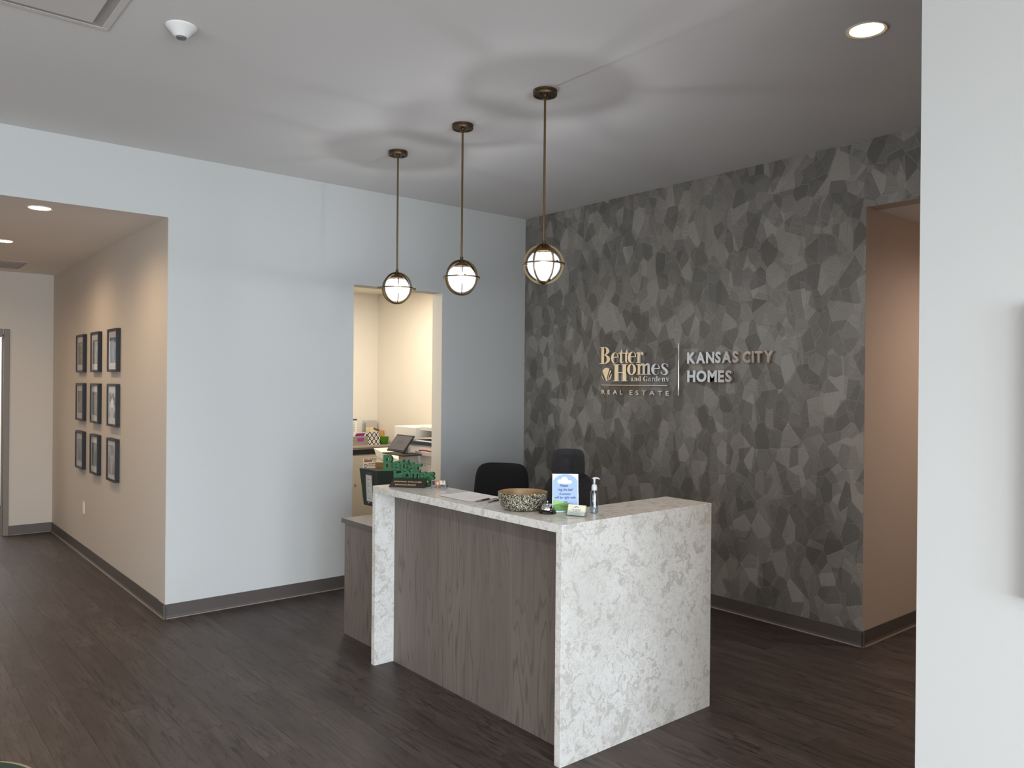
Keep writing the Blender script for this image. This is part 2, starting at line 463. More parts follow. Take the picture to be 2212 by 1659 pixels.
# walls
struct('wall_back', MB().box(XA, XL, 0, 0.15, 0, H).box(-5.45, XA, 0, 0.15, HH, H).box(-9.3, -5.45, 0, 0.15, 0, H)
       .box(XL, XR, 0, 0.15, HD, H).box(XR, 0.0, 0, 0.15, 0, H), M_wall)
struct('wall_right', MB().box(0, 0.15, YF, 0.0, 0, H).box(0, 0.15, -4.9, YF, HF, H).box(0, 0.15, -9.3, -4.9, 0, H), M_paper)
struct('wall_partition', MB().box(-2.4, -2.28, -8.6, -4.744, 0, H), M_wall)
struct('wall_hall_right', MB().box(XA, XA+0.12, 0.15, YD, 0, HH), M_warmwall)
struct('wall_hall_jamb', MB().box(XA-0.003, XA, 0.003, 0.15, 0, HH), M_warmwall)
struct('wall_hall_left', MB().box(-5.57, -5.45, 0.15, YD, 0, HH), M_warmwall)
struct('wall_hall_end', MB().box(-3.79, XA+0.12, YD, YD+0.12, 0, HH).box(-4.72, -3.79, YD, YD+0.12, 2.165, HH).box(-5.57, -4.72, YD, YD+0.12, 0, HH), M_warmwall)
struct('wall_corridor_side', MB().box(0.15, 3.3, YF, YF+0.12, 0, HF), M_corr)
struct('wall_corridor_jamb', MB().box(0.002, 0.15, YF-0.001, YF, 0, HF), M_corr)
struct('trim_1', MB().box(0.002, 0.15, -4.899, YF-0.002, HF-0.001, HF), M_corr)
struct('wall_corridor_near', MB().box(0.15, 3.3, -5.02, -4.9, 0, HF), M_corr)
struct('wall_corridor_end', MB().box(3.3, 3.4, -5.02, YF+0.12, 0, HF), M_corr)
struct('wall_copy_back', MB().box(-3.2, 0.0, 2.63, 2.75, 0, 2.765), M_copy)
struct('wall_copy_right', MB().box(-0.11, 0.0, 0.15, 2.63, 0, 2.765), M_copy)
struct('wall_copy_left', MB().box(XA+0.12, XA+0.2, 0.15, 2.63, 0, 2.765), M_copy)
struct('wall_copy_jamb', MB().box(XR-0.004, XR, 0.003, 0.15, 0, HD).box(XL, XL+0.004, 0.003, 0.15, 0, HD), M_copy)
# office beyond the hall door
struct('wall_office', MB().box(-5.6, -3.3, 6.6, 6.7, 0, 2.8).box(-5.7, -5.6, YD+.12, 6.7, 0, 2.8).box(-3.3, -3.2, YD+.12, 6.7, 0, 2.8), paint('office_paint', '#efece6'))
struct('ceiling_office', MB().box(-5.7, -3.2, YD+0.12, 6.7, 2.8, 2.9), M_ceil)
# window walls behind and left of the camera
def window_wall(name, fixed, axis, a0, a1, openings, z0, z1):
    mb = MB(); 
    def b(p, q, za, zb):
        if axis == 'x': mb.box(p, q, fixed-0.15, fixed, za, zb)
        else: mb.box(fixed-0.15, fixed, p, q, za, zb)
    b(a0, a1, 0, z0); b(a0, a1, z1, H)
    c = a0
    for (p, q) in openings: b(c, p, z0, z1); c = q
    b(c, a1, z0, z1)
    return struct(name, mb, M_wall)
wf = [(-8.9, -7.5), (-7.3, -5.9), (-5.7, -4.3), (-4.1, -2.9)]
window_wall('wall_front', -9.2, 'x', -9.4, 0.0, wf, 0.35, 2.75)
wl = [(-8.2, -6.6), (-6.4, -4.8), (-4.6, -3.0)]
window_wall('wall_left', -9.2, 'y', -9.2, 0.0, wl, 0.35, 2.75)
M_alu = mat('window_aluminium', '#6c6a68', 0.4, 0.6)
k = 0
for (p, q) in wf:
    k += 1
    struct('window_%d' % k, MB().box(p, q, -9.31, -9.26, 0.35, 0.41).box(p, q, -9.31, -9.26, 2.69, 2.75).box(p, p+0.06, -9.31, -9.26, 0.41, 2.69).box(q-0.06, q, -9.31, -9.26, 0.41, 2.69).box(p+.06, q-.06, -9.31, -9.26, 1.9, 1.95), M_alu)
for (p, q) in wl:
    k += 1
    struct('window_%d' % k, MB().box(-9.31, -9.26, p, q, 0.35, 0.41).box(-9.31, -9.26, p, q, 2.69, 2.75).box(-9.31, -9.26, p, p+0.06, 0.41, 2.69).box(-9.31, -9.26, q-0.06, q, 0.41, 2.69), M_alu)

# rubber cove base: profile run along straight lines, out = side the base sticks out to
def cove(name, p0, p1, out, h=0.102, ext0=0, ext1=0):
    p0, p1 = Vector(p0+(0,)), Vector(p1+(0,)); d = (p1-p0).normalized(); o = Vector(out+(0,))
    p0 = p0-d*ext0; p1 = p1+d*ext1
    prof = [(0.0, 0.0), (0.014, 0.0), (0.0125, 0.004), (0.007, 0.010), (0.004, 0.020), (0.0035, h-0.003), (0.002, h), (0.0, h)]
    mb = MB(); A = [mb.bm.verts.new(p0+o*a+Vector((0, 0, z))) for a, z in prof]; B = [mb.bm.verts.new(p1+o*a+Vector((0, 0, z))) for a, z in prof]
    n = len(prof)
    for i in range(n): mb.bm.faces.new((A[i], A[(i+1) % n], B[(i+1) % n], B[i]))
    mb.bm.faces.new(A[::-1]); mb.bm.faces.new(B)
    ob = struct(name, mb, M_base)
    # the pale toe strip: a reflection put in as lighter colour along the floor
    mb = MB(); e = [(0.0128, 0.0), (0.0165, 0.0), (0.0165, 0.0015), (0.0135, 0.006), (0.0128, 0.006)]
    A = [mb.bm.verts.new(p0+o*a+Vector((0, 0, z))) for a, z in e]; B = [mb.bm.verts.new(p1+o*a+Vector((0, 0, z))) for a, z in e]
    n = len(e)
    for i in range(n): mb.bm.faces.new((A[i], A[(i+1) % n], B[(i+1) % n], B[i]))
    mb.bm.faces.new(A[::-1]); mb.bm.faces.new(B)
    mb.build('toe_glint', M_glint, ob)
    return ob
cove('baseboard_back', (XA, 0), (XL, 0), (0, -1), ext0=0.0165)
cove('baseboard_back_right', (XR, 0), (-0.0, 0), (0, -1))
cove('baseboard_hall', (XA, 0), (XA, YD), (-1, 0), ext0=0.0165)
cove('baseboard_hall_end', (-3.745, YD), (XA, YD), (0, -1))
cove('baseboard_right', (0, 0), (0, YF), (-1, 0), ext1=0.0165)
cove('baseboard_corridor', (0, YF), (3.3, YF), (0, -1), ext0=0.0165)
cove('baseboard_partition', (-2.4, -8.6), (-2.4, -4.744), (-1, 0))

# hall door frame with its open doorway
M_frame = mat('door_frame_paint', '#7d7469', 0.45)
df = thing('door_1', None, None, (0, 0, 0)); df['kind'] = 'structure'
MB().box(-3.797, -3.745, YD-0.02, YD+0.135, 0, 2.225).box(-4.765, -4.70, YD-0.02, YD+0.135, 0, 2.225).box(-4.70, -3.81, YD-0.02, YD+0.135, 2.14, 2.225).build('door_frame', M_frame, df, bevel=0.003)
MB().box(-3.807, -3.797, YD+0.05, YD+0.09, 0, 2.14).build('door_stop', M_frame, df)
MB().box(-4.69, -4.65, YD+0.14, YD+1.03, 0.01, 2.13).build('door_leaf', mat('door_wood', '#77604c', 0.5), df, bevel=0.002)
M_wblue = mat('poster_ink', '#59535e', 0.6)
pz = thing('framed_poster', 'grey poster seen through the hall doorway at the left edge', 'poster', (-4.0, 6.585, 1.65))
MB().box(-0.35, 0.42, -0.015, 0.0, -0.45, 0.45).build('frame', M_white, pz)
MB().box(-0.28, 0.35, -0.018, -0.0152, -0.38, 0.38).build('print', M_wblue, pz)

# corridor: threshold shadow is left to the light; downlights
def downlight(name, x, y, z, r, label, power, col=WARM, angle=120, group=None):
    t = thing(name, label, 'ceiling light', (x, y, z), group=group)
    MB().lathe([(r*0.80, -0.0003), (r*0.80, -0.002), (r*0.97, -0.006), (r, -0.003), (r, 0.0)], 40).build('trim_ring', M_trim, t, smooth=True)
    MB().lathe([(0.0, -0.0045), (r*0.80, -0.0035), (r*0.80, -0.0005), (0, -0.0005)], 40).build('diffuser', M_lamp, t, smooth=True)
    s = spot('lamp', (x, y, z-0.015), power, col, angle, 1.0, r*0.7)
    return t
downlight('downlight', -1.557, -4.146, H, 0.0875, 'round warm ceiling downlight at the top right beside the partition edge', 60, WARM, 150)
downlight('downlight', -4.08, 0.276, HH, 0.08, 'warm hall downlight nearest the room, just inside the header', 50, WARM, 165)
downlight('downlight', -4.08, 1.95, HH, 0.08, 'warm hall downlight farther in, cut by the left edge of the photo', 44, WARM, 165)
spot('hall_lamp', (-4.6, 3.3, HH-0.02), 26, WARM, 165, 1.0, 0.05)
spot('corridor_lamp', (1.0, -4.45, HF-0.02), 88, (1.0, 0.80, 0.67), 170, 1.0, 0.05)
spot('room_lamp', (-5.6, -4.6, H-0.02), 120, (1.0, 0.84, 0.70), 165, 1.0, 0.06)
spot('room_lamp', (-5.6, -2.7, H-0.02), 110, (1.0, 0.84, 0.70), 165, 1.0, 0.06)
spot('room_lamp', (-4.3, -7.4, H-0.02), 110, (1.0, 0.84, 0.70), 165, 1.0, 0.06)
area('copy_room_panel_light', (-1.3, 1.25, 2.74), (0, 0, -1), 1.1, 0.55, 38, (1.0, 0.89, 0.74))
area('office_light', (-4.3, 5.4, 2.75), (0, 0, -1), 1.2, 1.2, 45, (0.97, 0.98, 1.0))

# ceiling air diffuser, upper left
M_vent = mat('vent_paint', '#dad6d2', 0.5)
M_dark = mat('dark_gap', '#6c6a69', 0.7)
vt = thing('air_diffuser', 'square plaque air diffuser set in the ceiling at the upper left corner', 'vent', (-4.154, -1.883, H))
fr = MB()
for a, b_, c, d in ((-0.61, 0, -0.03, 0), (-0.61, 0, -0.61, -0.58), (-0.61, -0.58, -0.58, -0.03), (-0.03, 0, -0.58, -0.03)): fr.box(a, b_, c, d, -0.006, 0.0)
fr.build('frame', M_vent, vt, bevel=0.002)
w = MB(); o0, o1 = 0.03, 0.075
for (A, B) in (((-o0, -o0), (-0.61+o0, -o0)), ((-0.61+o0, -o0), (-0.61+o0, -0.61+o0)), ((-0.61+o0, -0.61+o0), (-o0, -0.61+o0)), ((-o0, -0.61+o0), (-o0, -o0))):
    cxy = Vector((-0.305, -0.305))
    a = Vector(A); b = Vector(B); a2 = cxy+(a-cxy)*0.84; b2 = cxy+(b-cxy)*0.84
    w.hexa([(a.x, a.y, -0.004), (b.x, b.y, -0.004), (b2.x, b2.y, -0.001), (a2.x, a2.y, -0.001), (a.x, a.y, -0.0045), (b.x, b.y, -0.0045), (b2.x, b2.y, -0.0015), (a2.x, a2.y, -0.0015)])
w.build('throat', mat('vent_throat', '#b9b5b1', 0.4, 0.2), vt)
MB().box(-0.61+0.078, -0.078, -0.61+0.078, -0.078, -0.016, -0.010).build('plaque', M_vent, vt, bevel=0.002)
MB().box(-0.56, -0.05, -0.56, -0.05, -0.0009, -0.0001).build('shadow_gap', M_dark, vt)
# ceiling sensor
sn = thing('motion_sensor', 'small white round ceiling sensor with a dark lens near the air diffuser', 'sensor', (-3.909, -2.15, H))
MB().lathe([(0.0, 0), (0.066, 0), (0.066, -0.006), (0.062, -0.011), (0.050, -0.022), (0.031, -0.046), (0.027, -0.050), (0.0, -0.050)], 40).build('housing', M_white, sn, smooth=True)
MB().lathe([(0.0, -0.050), (0.023, -0.050), (0.020, -0.056), (0.010, -0.060), (0, -0.061)], 24).build('lens', mat('sensor_lens', '#6a6a6c', 0.3), sn, smooth=True)
# hall vent
hv = thing('return_grille', 'flat louvred return grille in the hall ceiling at the left', 'vent', (-4.32, 3.2, HH))
MB().box(0, 0.60, 0, 0.60, -0.008, 0.0).build('frame', mat('grille_paint', '#b5a79c', 0.6), hv, bevel=0.002)
lm = MB().box(0.03, 0.57, 0, 0.012, -0.014, -0.008).mesh('louvre'); lm.materials.append(mat('louvre_paint', '#a1938a', 0.6))
for i in range(17): link('louvre', lm, hv, loc=(0, 0.03+i*0.0315, 0))

# outlet
ol = thing('wall_outlet', 'white electrical outlet plate low on the hall wall under the frames', 'outlet', (XA, 2.596, 0.458))
MB().box(-0.006, 0, -0.036, 0.036, -0.058, 0.058).build('plate', M_white, ol, bevel=0.002)
sm = MB().box(-0.008, -0.0055, -0.017, 0.017, -0.014, 0.014).mesh('socket'); sm.materials.append(mat('socket_plastic', '#dcd9d2', 0.4))
for z in (-0.022, 0.022): link('socket', sm, ol, loc=(0, 0, z))

# picture at the right edge
pf = thing('wall_picture', 'tall pale canvas on the white partition at the right edge', 'picture', (-2.4, -5.062, 1.505))
MB().box(-0.035, 0, -0.60, 0.0, -0.43, 0.43).build('canvas', mat('canvas_pale', '#b9bbb4', 0.8), pf, bevel=0.003)

# ------------------------------------------------------------------ framed prints in the hall
M_fblack = mat('frame_black', '#08080a', 0.45)
M_matb = mat('mat_board', '#cfc7bf', 0.8)
M_glass = None
def m_glass(name, rough=0.0, tint=(0.97, 0.98, 1, 1), gl=0.10, fr=0.3):
    m = bpy.data.materials.new(name); m.use_nodes = True; t = m.node_tree; t.nodes.clear()
    o = t.nodes.new('ShaderNodeOutputMaterial'); mx = t.nodes.new('ShaderNodeMixShader')
    tr = t.nodes.new('ShaderNodeBsdfTransparent'); tr.inputs[0].default_value = tint
    g = t.nodes.new('ShaderNodeBsdfGlossy'); g.inputs['Roughness'].default_value = rough
    fr_ = t.nodes.new('ShaderNodeLayerWeight'); fr_.inputs['Blend'].default_value = 0.25
    a = t.nodes.new('ShaderNodeMath'); a.operation = 'MULTIPLY_ADD'; a.inputs[1].default_value = fr; a.inputs[2].default_value = gl; a.use_clamp = True
    t.links.new(fr_.outputs['Fresnel'], a.inputs[0]); t.links.new(a.outputs[0], mx.inputs[0])
    t.links.new(tr.outputs[0], mx.inputs[1]); t.links.new(g.outputs[0], mx.inputs[2]); t.links.new(mx.outputs[0], o.inputs[0])
    return m
M_glass = m_glass('picture_glass', 0.03, gl=0.01, fr=0.12)
def m_print(name, dark, light, accent=None, scale=30, seed=0):
    m = mat(name, dark, 0.6); g = N(m)
    p = g.n('ShaderNodeTexCoord').outputs['Object']
    a = g.n('ShaderNodeMapping'); g.put(a.inputs[0], p); a.inputs['Location'].default_value = (seed, seed*1.7, seed*0.3)
    n1 = g.noise(a.outputs[0], scale, 5, 0.7, 1.2); n2 = g.noise(a.outputs[0], 9, 2)
    c = g.mix(g.ramp(n1.outputs[0], [(0.4, 0.0), (0.62, 1.0)]), dark, light)
    if accent: c = g.mix(g.ramp(n2.outputs[0], [(0.48, 0.0), (0.54, 0.8)]), c, accent)
    g.put(g.b.inputs['Base Color'], c); return m
prints = {
 (0, 0): ('#6d685e', '#8b867a', '#9b968b'), (0, 1): ('#4d463d', '#71695e', '#8b7f70'), (0, 2): ('#1f3558', '#31517c', '#5b6c80'),
 (1, 0): ('#8b867c', '#a39d92', '#77726a'), (1, 1): ('#5c5750', '#857d72', '#6f6a66'), (1, 2): ('#333c44', '#6b6a5c', '#c9ccc6'),
 (2, 0): ('#8f9097', '#a5a6ab', '#7f8087'), (2, 1): ('#57534b', '#726c60', '#3f3b36'), (2, 2): ('#9d9484', '#c4baa6', '#7b7262')}
desc = {
 (0, 0): 'black framed grey print, top row farthest from the corner', (0, 1): 'black framed brown print in the middle of the top row',
 (0, 2): 'black framed blue print at the top right', (1, 0): 'black framed pale grey print at the left of the middle row',
 (1, 1): 'black framed print at the very centre of the nine frames', (1, 2): 'black framed print with a white house at the right of the middle row',
 (2, 0): 'black framed bluish grey print at the bottom left', (2, 1): 'black framed dark print in the middle of the bottom row',
 (2, 2): 'black framed cream page with a column of dark marks, bottom right'}
cols = [(2.52, 2.835), (1.918, 2.222), (1.283, 1.595)]
rows = [(1.758, 2.122), (1.295, 1.655), (0.832, 1.193)]
for r in range(3):
    for c in range(3):
        y0, y1 = cols[c]; z0, z1 = rows[r]; cy, cz = (y0+y1)/2, (z0+z1)/2; hw, hh = (y1-y0)/2, (z1-z0)/2
        t = thing('picture_frame', desc[(r, c)], 'picture', (XA, cy, cz), group='framed prints on the hall wall')
        b = 0.02; fm = MB()
        fm.box(-0.034, 0, -hw, hw, hh-b, hh).box(-0.034, 0, -hw, hw, -hh, -hh+b).box(-0.034, 0, -hw, -hw+b, -hh+b, hh-b).box(-0.034, 0, hw-b, hw, -hh+b, hh-b)
        fm.build('frame', M_fblack, t, bevel=0.0015)
        MB().box(-0.024, -0.004, -hw+b, hw-b, -hh+b, hh-b).build('mat_board', M_matb, t)
        d, l, a = prints[(r, c)]
        e = 0.055 if (r, c) != (2, 2) else 0.035
        mp = m_print('print_%d%d' % (r, c), d, l, a, 45, r*3+c+1)
        pr = MB().box(-0.0252, -0.0242, -hw+b+e*0.72, hw-b-e*0.72, -hh+b+e, hh-b-e).build('print', mp, t)
        if (r, c) == (1, 2):
            MB().prism([(-0.045, -0.02), (0.05, -0.02), (0.05, 0.03), (0.0, 0.065), (-0.045, 0.03)], 0, 0.0006, frame_m((-0.0252, 0, 0), (0, -1, 0), (0, 0, 1))).build('house_motif', M_white, pr)
        if (r, c) == (2, 2):
            for q in range(4):
                MB().prism([(-0.012, 0.008), (0, -0.008), (0.012, 0.008)], 0, 0.0006, frame_m((-0.0252, 0.085, 0.115-q*0.068), (0, -1, 0), (0, 0, 1))).build('mark', M_fblack, pr)
            for q in range(5):
                MB().box(-0.0257, -0.0251, -0.09, 0.06, 0.10-q*0.05, 0.102-q*0.05).build('ruled_line', mat('ink_grey', '#6f675c'), pr)
        if (r, c) in ((0, 0), (1, 1), (0, 2)):
            MB().box(-0.0257, -0.0251, -0.05, 0.05, 0.075, 0.09).build('title_strip', mat('title_ink', '#3f3d3b' if r == 1 else '#aaa495'), pr)
        MB().box(-0.0285, -0.0275, -hw+b, hw-b, -hh+b, hh-b).build('glass', M_glass, t)

# ------------------------------------------------------------------ reception desk
DX0, DX1, DY0, DY1, DH = -2.642, -1.560, -3.3385, -1.689, 1.07
TK = 0.038
dk = thing('reception_desk', 'L-shaped reception desk with marbled quartz waterfall sides and grey wood front', 'desk', (DX0, DY0, 0))
lx, ly = DX1-DX0, DY1-DY0
IN, RW = 0.325, 0.302    # counter widths
MB().prism([(0, 0), (lx, 0), (lx, RW), (IN, RW), (IN, ly), (0, ly)], DH-TK, DH).build('countertop', M_quartz, dk, bevel=0.0015)
MB().box(0, lx, 0, TK, 0, DH-TK).build('side_panel', M_quartz, dk, bevel=0.0015, label='wide marbled waterfall side')
MB().box(0, IN, ly-TK, ly, 0, DH-TK).build('side_panel', M_quartz, dk, bevel=0.0015, label='narrow marbled leg at the far end')
MB().box(0.132, 0.157, TK, ly-TK, 0, DH-TK).build('front_panel', M_wood, dk)
MB().box(0.157, IN, TK, ly-TK, 0.0, 0.10).box(0.30, IN-0.005, TK, ly-TK, 0.77, DH-TK).build('back_panel', M_wood, dk)
MB().box(0.157, 0.78, RW-0.02, ly, 0.735, 0.765).build('work_surface', M_top, dk)
MB().box(IN, lx-0.02, TK, 0.06, 0, DH-TK).build('return_backing', M_wood, dk)
# lower desk beyond
ld = thing('low_desk', 'lower grey wood desk with taupe laminate top behind the marbled leg', 'desk', (-2.49, -1.06, 0))
MB().box(0, 0.60, -0.60, 0, 0, 0.742).build('body', M_wood, ld)
MB().box(-0.015, 0.64, -0.60, 0.015, 0.745, 0.775).build('worktop', M_top, ld, bevel=0.002)
MB().box(-0.0175, -0.015, -0.60, 0.0175, 0.745, 0.7745).build('edge_band', M_topedge, ld)
# pedestal that carries the bag
MB().box(-0.2, 0.2, -0.16, 0.16, 0, 0.735).build('pedestal_cabinet', M_wood, None, bevel=0.003, label='low grey wood pedestal cabinet hidden behind the desk under the green bag', cat='cabinet', loc=(-1.65, -0.56, 0))

# ------------------------------------------------------------------ pendants
M_shade = bpy.data.materials.new('seeded_glass'); M_shade.use_nodes = True
t_ = M_shade.node_tree; t_.nodes.clear(); G = N(M_shade)
nn = G.noise(G.n('ShaderNodeTexCoord').outputs['Object'], 190, 2, 0.6)
trn = G.n('ShaderNodeBsdfTransparent'); trn.inputs[0].default_value = (0.93, 0.95, 1, 1)
tls = G.n('ShaderNodeBsdfTranslucent'); tls.inputs[0].default_value = (0.9, 0.93, 1, 1)
gls = G.n('ShaderNodeBsdfGlossy'); gls.inputs['Roughness'].default_value = 0.05
m1 = G.n('ShaderNodeMixShader'); G.put(m1.inputs[0], G.ramp(nn.outputs[0], [(0.42, 0.035), (0.60, 0.11)])); G.put(m1.inputs[1], trn.outputs[0]); G.put(m1.inputs[2], tls.outputs[0])
m2 = G.n('ShaderNodeMixShader'); m2.inputs[0].default_value = 0.06; G.put(m2.inputs[1], m1.outputs[0]); G.put(m2.inputs[2], gls.outputs[0])
oo = G.n('ShaderNodeOutputMaterial'); G.put(oo.inputs[0], m2.outputs[0])

def pendant(x, y, rot, knob, label):
    t = thing('pendant_light', label, 'pendant light', (x, y, H), rot, 'globe pendants over the desk')
    # canopy with grooved rim and recessed underside
    MB().lathe([(0, 0), (0.066, 0), (0.066, -0.010), (0.063, -0.012), (0.063, -0.015), (0.066, -0.017), (0.066, -0.026), (0.063, -0.030), (0.054, -0.030), (0.053, -0.026), (0.014, -0.026), (0.013, -0.034), (0.0, -0.034)], 48).build('canopy', M_bronze, t, smooth=True)
    for a in (0.9, 0.9+PI):
        MB().lathe([(0, -0.034), (0.004, -0.034), (0.004, -0.025), (0, -0.025)], 10, Matrix.Translation((0.038*math.cos(a), 0.038*math.sin(a), 0))).build('screw', M_blackm, t)
    ZC = -0.948; R = 0.111
    MB().tube([(0, 0, -0.03), (0, 0, ZC+R+0.012)], 0.0062, 14).build('rod', M_brass, t, smooth=True)
    MB().lathe([(0, ZC+R+0.020), (0.010, ZC+R+0.018), (0.010, ZC+R+0.002), (0.012, ZC+R-0.004), (0, ZC+R-0.004)], 20).build('coupler', M_bronze, t, smooth=True)
    # three flat hoops
    for i in range(3):
        ang = i*PI/3
        Mx = Matrix.Translation((0, 0, ZC)) @ Matrix.Rotation(ang, 4, 'Z') @ Matrix.Rotation(PI/2, 4, 'X')
        n = 56; L = [(R*math.cos(2*PI*k/n), R*math.sin(2*PI*k/n)) for k in range(n)]
        Rr = [((R-0.0105)*math.cos(2*PI*k/n), (R-0.0105)*math.sin(2*PI*k/n)) for k in range(n)]
        MB().strip(L, Rr, -0.0022, 0.0022, Mx, close=True).build('hoop', M_brass, t, smooth=True)
    MB().lathe([(R+0.005, ZC-0.0035), (R+0.005, ZC+0.0035), (R-0.001, ZC+0.0035), (R-0.001, ZC-0.0035), (R+0.005, ZC-0.0035)], 56).build('equator_ring', M_brass, t, smooth=True)
    for a in (knob-rot, knob-rot+PI):
        MB().lathe([(0, 0), (0.0055, 0), (0.0055, 0.012), (0.007, 0.013), (0.007, 0.019), (0, 0.019)], 12, Matrix.Translation(((R+0.002)*math.cos(a), (R+0.002)*math.sin(a), ZC)) @ Matrix.Rotation(a, 4, 'Z') @ Matrix.Rotation(PI/2, 4, 'Y')).build('knob', M_bronze, t, smooth=True)
    # socket cap and glass
    MB().lathe([(0, ZC+R-0.004), (0.012, ZC+R-0.006), (0.020, ZC+0.092), (0.034, ZC+0.086), (0.043, ZC+0.078), (0.045, ZC+0.069), (0.040, ZC+0.069), (0.018, ZC+0.07), (0, ZC+0.07)], 32).build('cap', M_brass, t, smooth=True)
    rg = 0.090; pr = []
    for k in range(15):
        a = math.radians(50-140*k/14)
        pr.append((max(rg*math.cos(a), 0.0), ZC+rg*math.sin(a)*(1.0 if a < 0 else 0.86)))
    MB().lathe(pr, 40).build('glass_shade', M_shade, t, smooth=True)
    MB().lathe([(0, ZC+0.07), (0.014, ZC+0.07), (0.014, ZC+0.035), (0, ZC+0.035)], 16).build('socket', M_bronze, t)
    bl_ = MB().lathe([(0.012, ZC+0.034), (0.022, ZC+0.018), (0.028, ZC-0.002), (0.024, ZC-0.022), (0.012, ZC-0.034), (0, ZC-0.037)], 24).build('bulb', M_envelope, t, smooth=True)
    MB().lathe([(0, ZC-0.008), (0.006, ZC-0.011), (0.0085, ZC-0.017), (0.006, ZC-0.023), (0, ZC-0.026)], 12).build('filament', M_bulb, bl_, smooth=True)
    return t
# rotation chosen from how each cage is seen in the photograph
pendant(-2.145, -1.132, math.radians(-55), math.radians(-23), 'brass globe pendant farthest from the camera, in front of the copy room doorway')
pendant(-2.145, -1.890, math.radians(-3), math.radians(-117), 'middle brass globe pendant hanging over the desk')
pendant(-2.145, -2.650, math.radians(-42), math.radians(-98), 'nearest brass globe pendant, in front of the accent wall corner')

# ------------------------------------------------------------------ glyph kit for the serif wall letters (unit boxes: x right, y up)
def ell(cx, cy, rx, ry, a0, a1, n):
    return [(cx+rx*math.cos(math.radians(a0+(a1-a0)*i/n)), cy+ry*math.sin(math.radians(a0+(a1-a0)*i/n))) for i in range(n+1)]
class Gl:
    def __init__(s): s.q = []
    def rect(s, x0, x1, y0, y1): s.q.append(('p', [(x0, y0), (x1, y0), (x1, y1), (x0, y1)])); return s
    def poly(s, *p): s.q.append(('p', list(p))); return s
    def ring(s, o, i, a0, a1, n=20, taper=1.0):
        """between outer ellipse o=(cx,cy,rx,ry) and inner i; taper<1 closes the gap towards the end"""
        A = ell(*o, a0, a1, n); B = ell(*i, a0, a1, n)
        if taper < 1:
            B2 = []
            for k, (a, b) in enumerate(zip(A, B)):
                t = 1-(1-taper)*(max(0, k/n-0.55)/0.45)
                B2.append((a[0]+(b[0]-a[0])*t, a[1]+(b[1]-a[1])*t))
            B = B2
        s.q.append(('s', A, B)); return s
    def stroke(s, pts, sub=5):
        """pts: (x, y, width) control points, Catmull-Rom smoothed"""
        P = [pts[0]]+list(pts)+[pts[-1]]; out = []
        for k in range(1, len(P)-2):
            for j in range(sub+(k == len(P)-3)):
                t = j/sub; c = []
                for d in range(3):
                    p0, p1, p2, p3 = P[k-1][d], P[k][d], P[k+1][d], P[k+2][d]
                    c.append(0.5*((2*p1)+(-p0+p2)*t+(2*p0-5*p1+4*p2-p3)*t*t+(-p0+3*p1-3*p2+p3)*t**3))
                out.append(c)
        s.q.append(('w', out)); return s
    def dot(s, cx, cy, rx, ry): s.q.append(('p', ell(cx, cy, rx, ry, 0, 360, 18)[:-1])); return s
